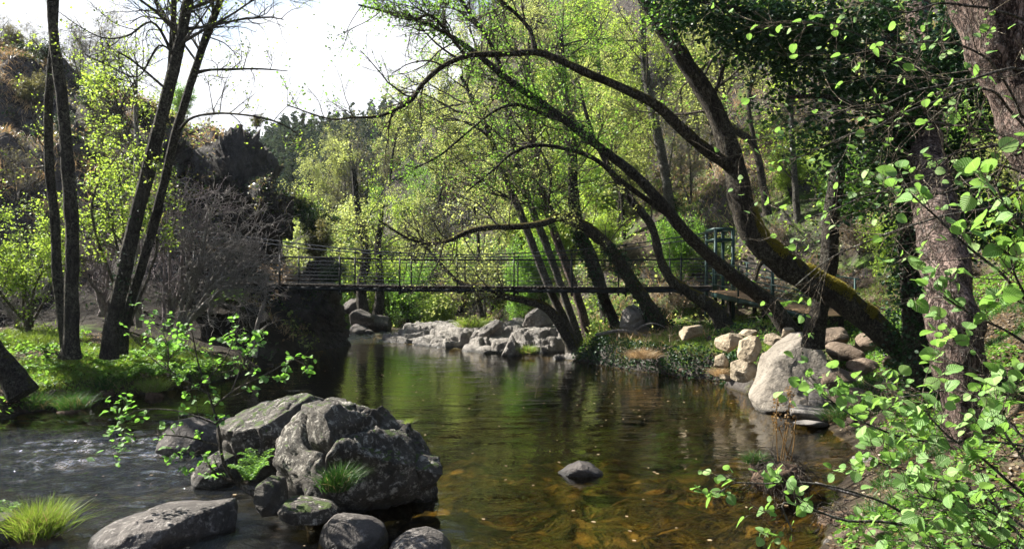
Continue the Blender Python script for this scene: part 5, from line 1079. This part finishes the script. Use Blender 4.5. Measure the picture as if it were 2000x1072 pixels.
# ---------------------------------------------------------------- foreground sapling
rng = np.random.default_rng(600); b0 = P(520, 985, 9.3); sp = thing('alder_sapling', 'crooked young alder leaning left beside the huge boulder, with small bright leaves', 'sapling', b0)
stems = [[(520, 985, 9.3, 9), (490, 965, 9.3, 8), (461, 942, 9.3, 7), (437, 905, 9.3, 6), (428, 842, 9.3, 5), (418, 800, 9.3, 4.5), (404, 757, 9.3, 4), (385, 700, 9.3, 3), (372, 640, 9.3, 1.5)],
         [(416, 797, 9.3, 4), (456, 762, 9.2, 3.4), (508, 738, 9.1, 3), (575, 700, 9., 1.5)], [(408, 770, 9.3, 3.5), (350, 735, 9.4, 3), (300, 700, 9.5, 2.2), (262, 655, 9.6, 1.2)], [(430, 870, 9.3, 4), (370, 850, 9.1, 3), (300, 848, 9., 2.2), (232, 862, 8.9, 1.2)],
         [(425, 830, 9.3, 3.5), (350, 805, 9.2, 3), (280, 800, 9.1, 2), (240, 815, 9., 1.2)], [(400, 745, 9.3, 3.), (440, 700, 9.2, 2.4), (460, 650, 9.1, 1.3)], [(455, 762, 9.2, 3), (480, 700, 9.2, 2.), (505, 660, 9.2, 1.2)], [(461, 942, 9.3, 6), (420, 925, 9.2, 4), (395, 880, 9.1, 3), (360, 900, 9., 1.5)], [(330, 725, 9.4, 3), (330, 680, 9.4, 2), (318, 645, 9.4, 1.2)]]
cr = MB()
for i, s in enumerate(stems):
    a, r = pth(s); mb = MB(); c, rr = limb(mb, a, r*1.1, 610+i, k=6, lump=.05, wob=.02); mb.build('stem' if i == 0 else 'branch', M['twig'], sp)
    crown(cr, c, rr, rng, 9 if i else 10, (.14, .42), [dict(seg=5, jit=.16, up=.05, n=3, lr=.6, ang=(30, 60)), dict(seg=4, jit=.15, up=.04)], .058, 3, t0=.1 if i else .55, spread=.012, shape=LEAFN, rmin=.0025, upb=.8)
cr.build('foliage', [M['twig'], M['sapling']], sp)

# ---------------------------------------------------------------- near alder foliage on the right
def alder_part(root, paths_, seed, n, L, sz, per, t0=.15, w=6, nm='branch'):
    rng = np.random.default_rng(seed); cr = MB(); tot = []
    for i, pts in enumerate(paths_):
        a = PP(pts); r = np.linspace(w, 2.2, len(a))/2*4.2/F; mb = MB(); c, rr = limb(mb, a, r, seed+i, k=7, lump=.05, wob=.035, res=.06); mb.build(nm, M['bark_grey'] if nm != 'stem' else M['bark_dark'], root)
        crown(cr, c, rr, rng, n, L, [dict(seg=6, jit=.13, up=.03, n=4, lr=.55, t0=.25, ang=(25, 55)), dict(seg=4, jit=.14, up=.04)], sz, per, t0=t0, tb=.8, spread=.010, shape=LEAFN, rmin=.0018, upb=.35, ang=(25, 60), ks=(5, 4, 3, 3))
    cr.build('foliage', [M['twig_near'], M['alder']], root)
near = [o for o in bpy.data.objects if o.get('label', '').startswith('near thick trunk')][0]
near['label'] = 'near thick flaking pink brown trunk crossing the upper right corner, with leafy twigs'
up_paths = [[(2010, 250, 6.5), (1940, 130, 6.), (1850, 85, 5.6), (1740, 95, 5.3), (1640, 60, 5.2), (1560, 45, 5.2)],
            [(2030, 280, 6.4), (1930, 180, 5.8), (1820, 200, 5.5), (1700, 260, 5.3), (1600, 300, 5.3), (1540, 320, 5.3)],
            [(2060, 330, 6.5), (1960, 260, 5.6), (1850, 240, 5.2), (1740, 235, 5.), (1640, 190, 5.)],
            [(2080, 380, 6.5), (1960, 330, 5.4), (1860, 335, 5.), (1760, 370, 4.8), (1660, 400, 4.8), (1570, 430, 4.8)],
            [(2090, 400, 6.5), (1980, 370, 4.9), (1900, 350, 4.6), (1830, 375, 4.4), (1780, 360, 4.4)],
            [(2060, 60, 5.6), (1960, 20, 5.2), (1850, 10, 5.), (1760, 30, 5.), (1680, 10, 5.)],
            [(2090, 420, 6.5), (1990, 300, 4.6), (1900, 290, 4.3), (1820, 310, 4.2)],
            [(2060, 120, 5.8), (1980, 130, 4.6), (1900, 150, 4.3), (1800, 170, 4.2), (1730, 200, 4.2)],
            [(2060, 320, 6.2), (1940, 400, 5.4), (1830, 430, 5.3), (1720, 460, 5.3), (1620, 500, 5.4), (1540, 560, 5.5)]]
alder_part(near, up_paths, 700, 15, (.2, .8), .046, .7, w=8)
bs = np.array([3.75, 3.9, 0.]); bs[2] = float(H(3.75, 3.9))
mid = thing('alder_bush', 'near alder bush at the right edge with big round leaves above the reddish trunk foot', 'bush', bs)
mid_paths = [[(2250, 900, 4.2), (2120, 700, 3.9), (2000, 590, 3.6), (1900, 500, 3.5), (1840, 440, 3.5), (1780, 380, 3.5)], [(2300, 900, 4.2), (2140, 600, 3.5), (2020, 480, 3.2), (1960, 400, 3.1), (1940, 350, 3.1)],
             [(2200, 950, 4.2), (2080, 760, 3.8), (1990, 660, 3.6), (1900, 610, 3.6), (1830, 560, 3.7)], [(2200, 950, 4.2), (2080, 700, 3.6), (1990, 560, 3.4), (1960, 480, 3.3)], [(2250, 1000, 4.2), (2080, 820, 4.), (1990, 760, 3.9), (1900, 720, 3.9), (1850, 700, 4)]]
alder_part(mid, mid_paths, 740, 9, (.12, .34), .062, .9, t0=.35, w=7)
bs2 = np.array([3.3, 3.6, 0.]); bs2[2] = float(H(3.3, 3.6))
low = thing('alder_bush', 'near alder bush in the lower right corner, its leafy shoots hanging over the pool', 'bush', bs2)
low_paths = [[(2350, 1250, 3.7), (2080, 1120, 3.8), (1857, 1050, 4.), (1700, 975, 4.), (1575, 945, 4.), (1500, 940, 4.), (1435, 935, 4.), (1398, 955, 4.)],
             [(2350, 1200, 3.8), (2100, 960, 4.1), (1995, 860, 4.2), (1925, 790, 4.3), (1850, 760, 4.4), (1750, 765, 4.5), (1700, 775, 4.5)],
             [(2350, 1200, 3.8), (2100, 920, 4.2), (1995, 872, 4.3), (1800, 855, 4.4), (1700, 825, 4.4), (1625, 775, 4.4), (1592, 750, 4.4)],
             [(2350, 1250, 3.8), (2050, 1060, 3.8), (1900, 960, 3.9), (1800, 930, 3.9), (1720, 900, 3.9)], [(2350, 1250, 3.8), (2050, 1000, 3.6), (1930, 900, 3.6), (1860, 860, 3.6), (1800, 800, 3.6)],
             [(2350, 1250, 3.8), (2060, 1100, 3.5), (1950, 1010, 3.5), (1850, 980, 3.5), (1790, 960, 3.5)], [(2350, 1250, 3.8), (2080, 1160, 3.4), (1980, 1060, 3.3), (1900, 1020, 3.3)],
             [(1857, 1050, 4.), (1720, 1020, 3.9), (1640, 1010, 3.8), (1570, 990, 3.8), (1520, 980, 3.8), (1540, 1030, 3.8)], [(2350, 1250, 3.8), (2060, 960, 3.5), (1990, 880, 3.4), (1950, 820, 3.4), (1960, 760, 3.4)], [(2350, 1250, 3.8), (2050, 1140, 3.7), (1930, 1075, 3.7), (1840, 1080, 3.7), (1760, 1060, 3.7)]]
alder_part(low, low_paths[1:7]+low_paths[8:], 770, 17, (.10, .36), .058, 1.3, t0=.30, w=7)
alder_part(low, [low_paths[0], low_paths[7]], 790, 9, (.06, .2), .052, .9, t0=.4, w=6)

# ---------------------------------------------------------------- root clumps with unrolling fern shoots
def rootclump(label, c, rad, seed, n=150):
    g = np.random.default_rng(seed); root = thing('root_clump', label, 'root clump', c); b = MB()
    rock(b, c+[0, 0, rad*.1], (rad, rad*.9, rad*.75), seed, rough=.3, sub=4, freq=3); b.build('root_ball', M['mud'], root)
    S = c+nrm(g.normal(size=(n, 3))*[1, 1, .4])*rad*.6+[0, 0, rad*.5]; D = nrm((S-c)*[1, 1, .3]+g.normal(0, .15, (n, 3)))
    o = grow(g, S, D, g.uniform(.3, 1.1, n)*rad*1.6, np.full(n, .006), [dict(seg=7, jit=.22, up=-.33, n=2, lr=.5, curve=.12, taper=.4), dict(seg=4, jit=.25, up=-.25)]); b = MB()
    for p, r in o: tubes(b, p, np.maximum(r, .0022), 4, 0)
    b.build('roots', M['twig'], root); return root
c1 = P(1530, 945, 10.5); rt = rootclump('dark root clump standing in the pool, topped by rusty unrolling fern shoots', c1, .34, 801)
g = np.random.default_rng(9)
for i, (x, y) in enumerate([(1518, 785), (1545, 770), (1540, 830), (1555, 815), (1522, 835), (1552, 845), (1530, 860)]):
    a = P(1520+i*5, 900, 10.45); e = P(x, y, 10.5); s = np.linspace(0, 1, 12)[:, None]; pts = a*(1-s)+e*s+np.sin(s*3)*g.normal(0, .02, 3)
    th_ = np.linspace(0, 5.2, 14); rr = .030*(1-th_/6.5); hook = e+np.stack([(.03-rr*np.cos(th_))*(-1 if i % 2 else 1), 0*th_, rr*np.sin(th_)], 1)
    pts = np.vstack([pts, hook[1:]]); b = MB(); tubes(b, pts[None], np.linspace(.008, .004, len(pts))[None], 5, 0)
    if i < 2: q = pts[6:16]; q = np.repeat(q, 9, 0)+g.normal(0, .03, (len(q)*9, 3)); leaves(b, q, np.full(len(q), .035), g, 0, LEAF6, None, .3)
    b.build('fern_shoot', M['rust'], rt)
rootclump('tangled root clump at the bottom edge beside the sedge', P(1655, 1035, 9.2), .30, 802, 130)
rootclump('small dark root clump in the shallows by the left bank', P(135, 795, 17.4), .30, 803, 60)
mb = MB(); c, r = limb(mb, PP([(1590, 945, 9.9), (1660, 962, 9.8), (1760, 985, 9.6), (1840, 1000, 9.5)]), [.02, .026, .024, .016], 5, k=7, wob=.04); tag(mb.build('driftwood', M['twig_pale']), 'long bleached stick lying from the root clump to the right shore', 'driftwood')
mb = MB(); limb(mb, PP([(1165, 655, 26), (1230, 650, 26), (1290, 655, 25.8), (1340, 668, 25.6)]), [.05, .06, .05, .02], 6, k=7, wob=.12); limb(mb, PP([(1240, 650, 26), (1270, 635, 25.8), (1300, 640, 25.8)]), [.04, .03, .015], 7, k=6, wob=.08)
tag(mb.build('driftwood', M['twig_pale']), 'pale bent driftwood branch on the bank behind the ivy mound', 'driftwood')

# ---------------------------------------------------------------- the air of the valley
mb = MB(); box(mb, [-330, -32, -4.5], [330, 425, 95]); m, nt = mat('valley_air'); o = nt.nodes.new('ShaderNodeOutputMaterial')
v = nt.nodes.new('ShaderNodeVolumePrincipled'); v.inputs['Color'].default_value = (.80, .88, 1., 1); v.inputs['Density'].default_value = .00014; v.inputs['Anisotropy'].default_value = .3; nt.links.new(v.outputs[0], o.inputs['Volume'])
hz = mb.build('haze', m, smooth=False); tag(hz, 'thin pale haze filling the valley air', 'haze', kind='stuff')

# plants rooted on the ledges of the crags
rng = np.random.default_rng(77); mb = MB()
for o in [q for q in bpy.data.objects if q.name.startswith('crag')]:
    n = len(o.data.vertices); v = np.empty(n*3, np.float32); o.data.vertices.foreach_get('co', v); v = v.reshape(-1, 3); nn = np.empty(n*3, np.float32); o.data.vertices.foreach_get('normal', nn); nn = nn.reshape(-1, 3)
    k = np.where((nn[:, 2] > .12) & (fbm(v*.8, 3, 15) > .0) & (v[:, 2] > 1))[0]
    if len(k) < 50: continue
    i = rng.choice(k, 900); q = v[i]+rng.normal(0, .10, (900, 3)); leaves(mb, q[:500]+[0, 0, .08], np.full(500, .10), rng, 0, LEAF4, None, .4); leaves(mb, q[500:]+[0, 0, .08], np.full(400, .09), rng, 1, LEAF4, None, .4)
    i = rng.choice(k, 160); blades(mb, v[i], np.full(160, .25), np.full(160, .007), rng, 2, .9)
tag(mb.build('crag_scrub', [M['dark'], M['olive'], M['straw']]), 'moss, heather and dry grass rooted on the crag ledges', 'undergrowth', kind='stuff')

# dead leaves lying on the shores
rng = np.random.default_rng(99); mb = MB()
p = ground_points(60000, rng, 3, 14, 6, 24, lambda x, y, z: (dR(x, y) > .1)&(fbm(np.stack([x*.8, y*.8, 0*x], -1), 3, 90) > -.3), .015); leaves(mb, p[:30000], np.full(len(p[:30000]), .055), rng, 0, LEAF6, None, 1.5)
p = ground_points(5000, rng, -15, -6.5, 15, 23, None, .02); leaves(mb, p, np.full(len(p), .06), rng, 0, LEAF6, None, 1.5)
tag(mb.build('leaf_litter', M['brown']), 'brown dead leaves scattered over both river banks', 'leaf litter', kind='stuff')
rng = np.random.default_rng(98)
for i, (px, py, D, s, l) in enumerate([(1462, 650, 19.3, .2, 'small tan cobble topping the middle of the rockpile'), (1540, 648, 19., .22, 'tan cobble behind the peak of the smooth boulder'), (1418, 738, 19., .16, 'smallest tan cobble at the left water line of the rockpile'), (1350, 650, 21., .34, 'grey stone in the ivy bank between rockpile and trunk cluster'), (1452, 690, 19., .2, 'tan cobble in the heart of the rockpile')]):
    mb = MB(); rock(mb, P(px, py, D), (s*1.2, s*.9, s*.6), 1200+i, rot=i*1.1, tilt=.25*math.sin(i*3.), rough=.06, planes=14, sharp=30, sub=4); tag(mb.build('cobble', M['rock_tan']), l, 'rock')

rng = np.random.default_rng(97); mb = MB(); n = 260; x = rng.uniform(-7, 6, n); y = rng.uniform(8, 26, n); k = H(x, y) < -.1; x, y = x[k], y[k]
nn_ = len(x); a = rng.uniform(0, 6.28, nn_); tv = LEAF6[0]*[1, 1, .25]; s_ = rng.uniform(.03, .07, nn_)
v = np.stack([x[:, None]+s_[:, None]*(tv[None, :, 0]*np.cos(a)[:, None]-tv[None, :, 1]*np.sin(a)[:, None]), y[:, None]+s_[:, None]*(tv[None, :, 0]*np.sin(a)[:, None]+tv[None, :, 1]*np.cos(a)[:, None]), wz(x, y)[:, None]+.006+s_[:, None]*tv[None, :, 2]], -1)
mb.add(v, (LEAF6[1][None]+(np.arange(nn_)*6)[:, None, None]).reshape(-1, 4)); tag(mb.build('floating_leaves', M['straw']), 'small pale leaves and catkins drifting on the pool', 'floating leaves', kind='stuff')
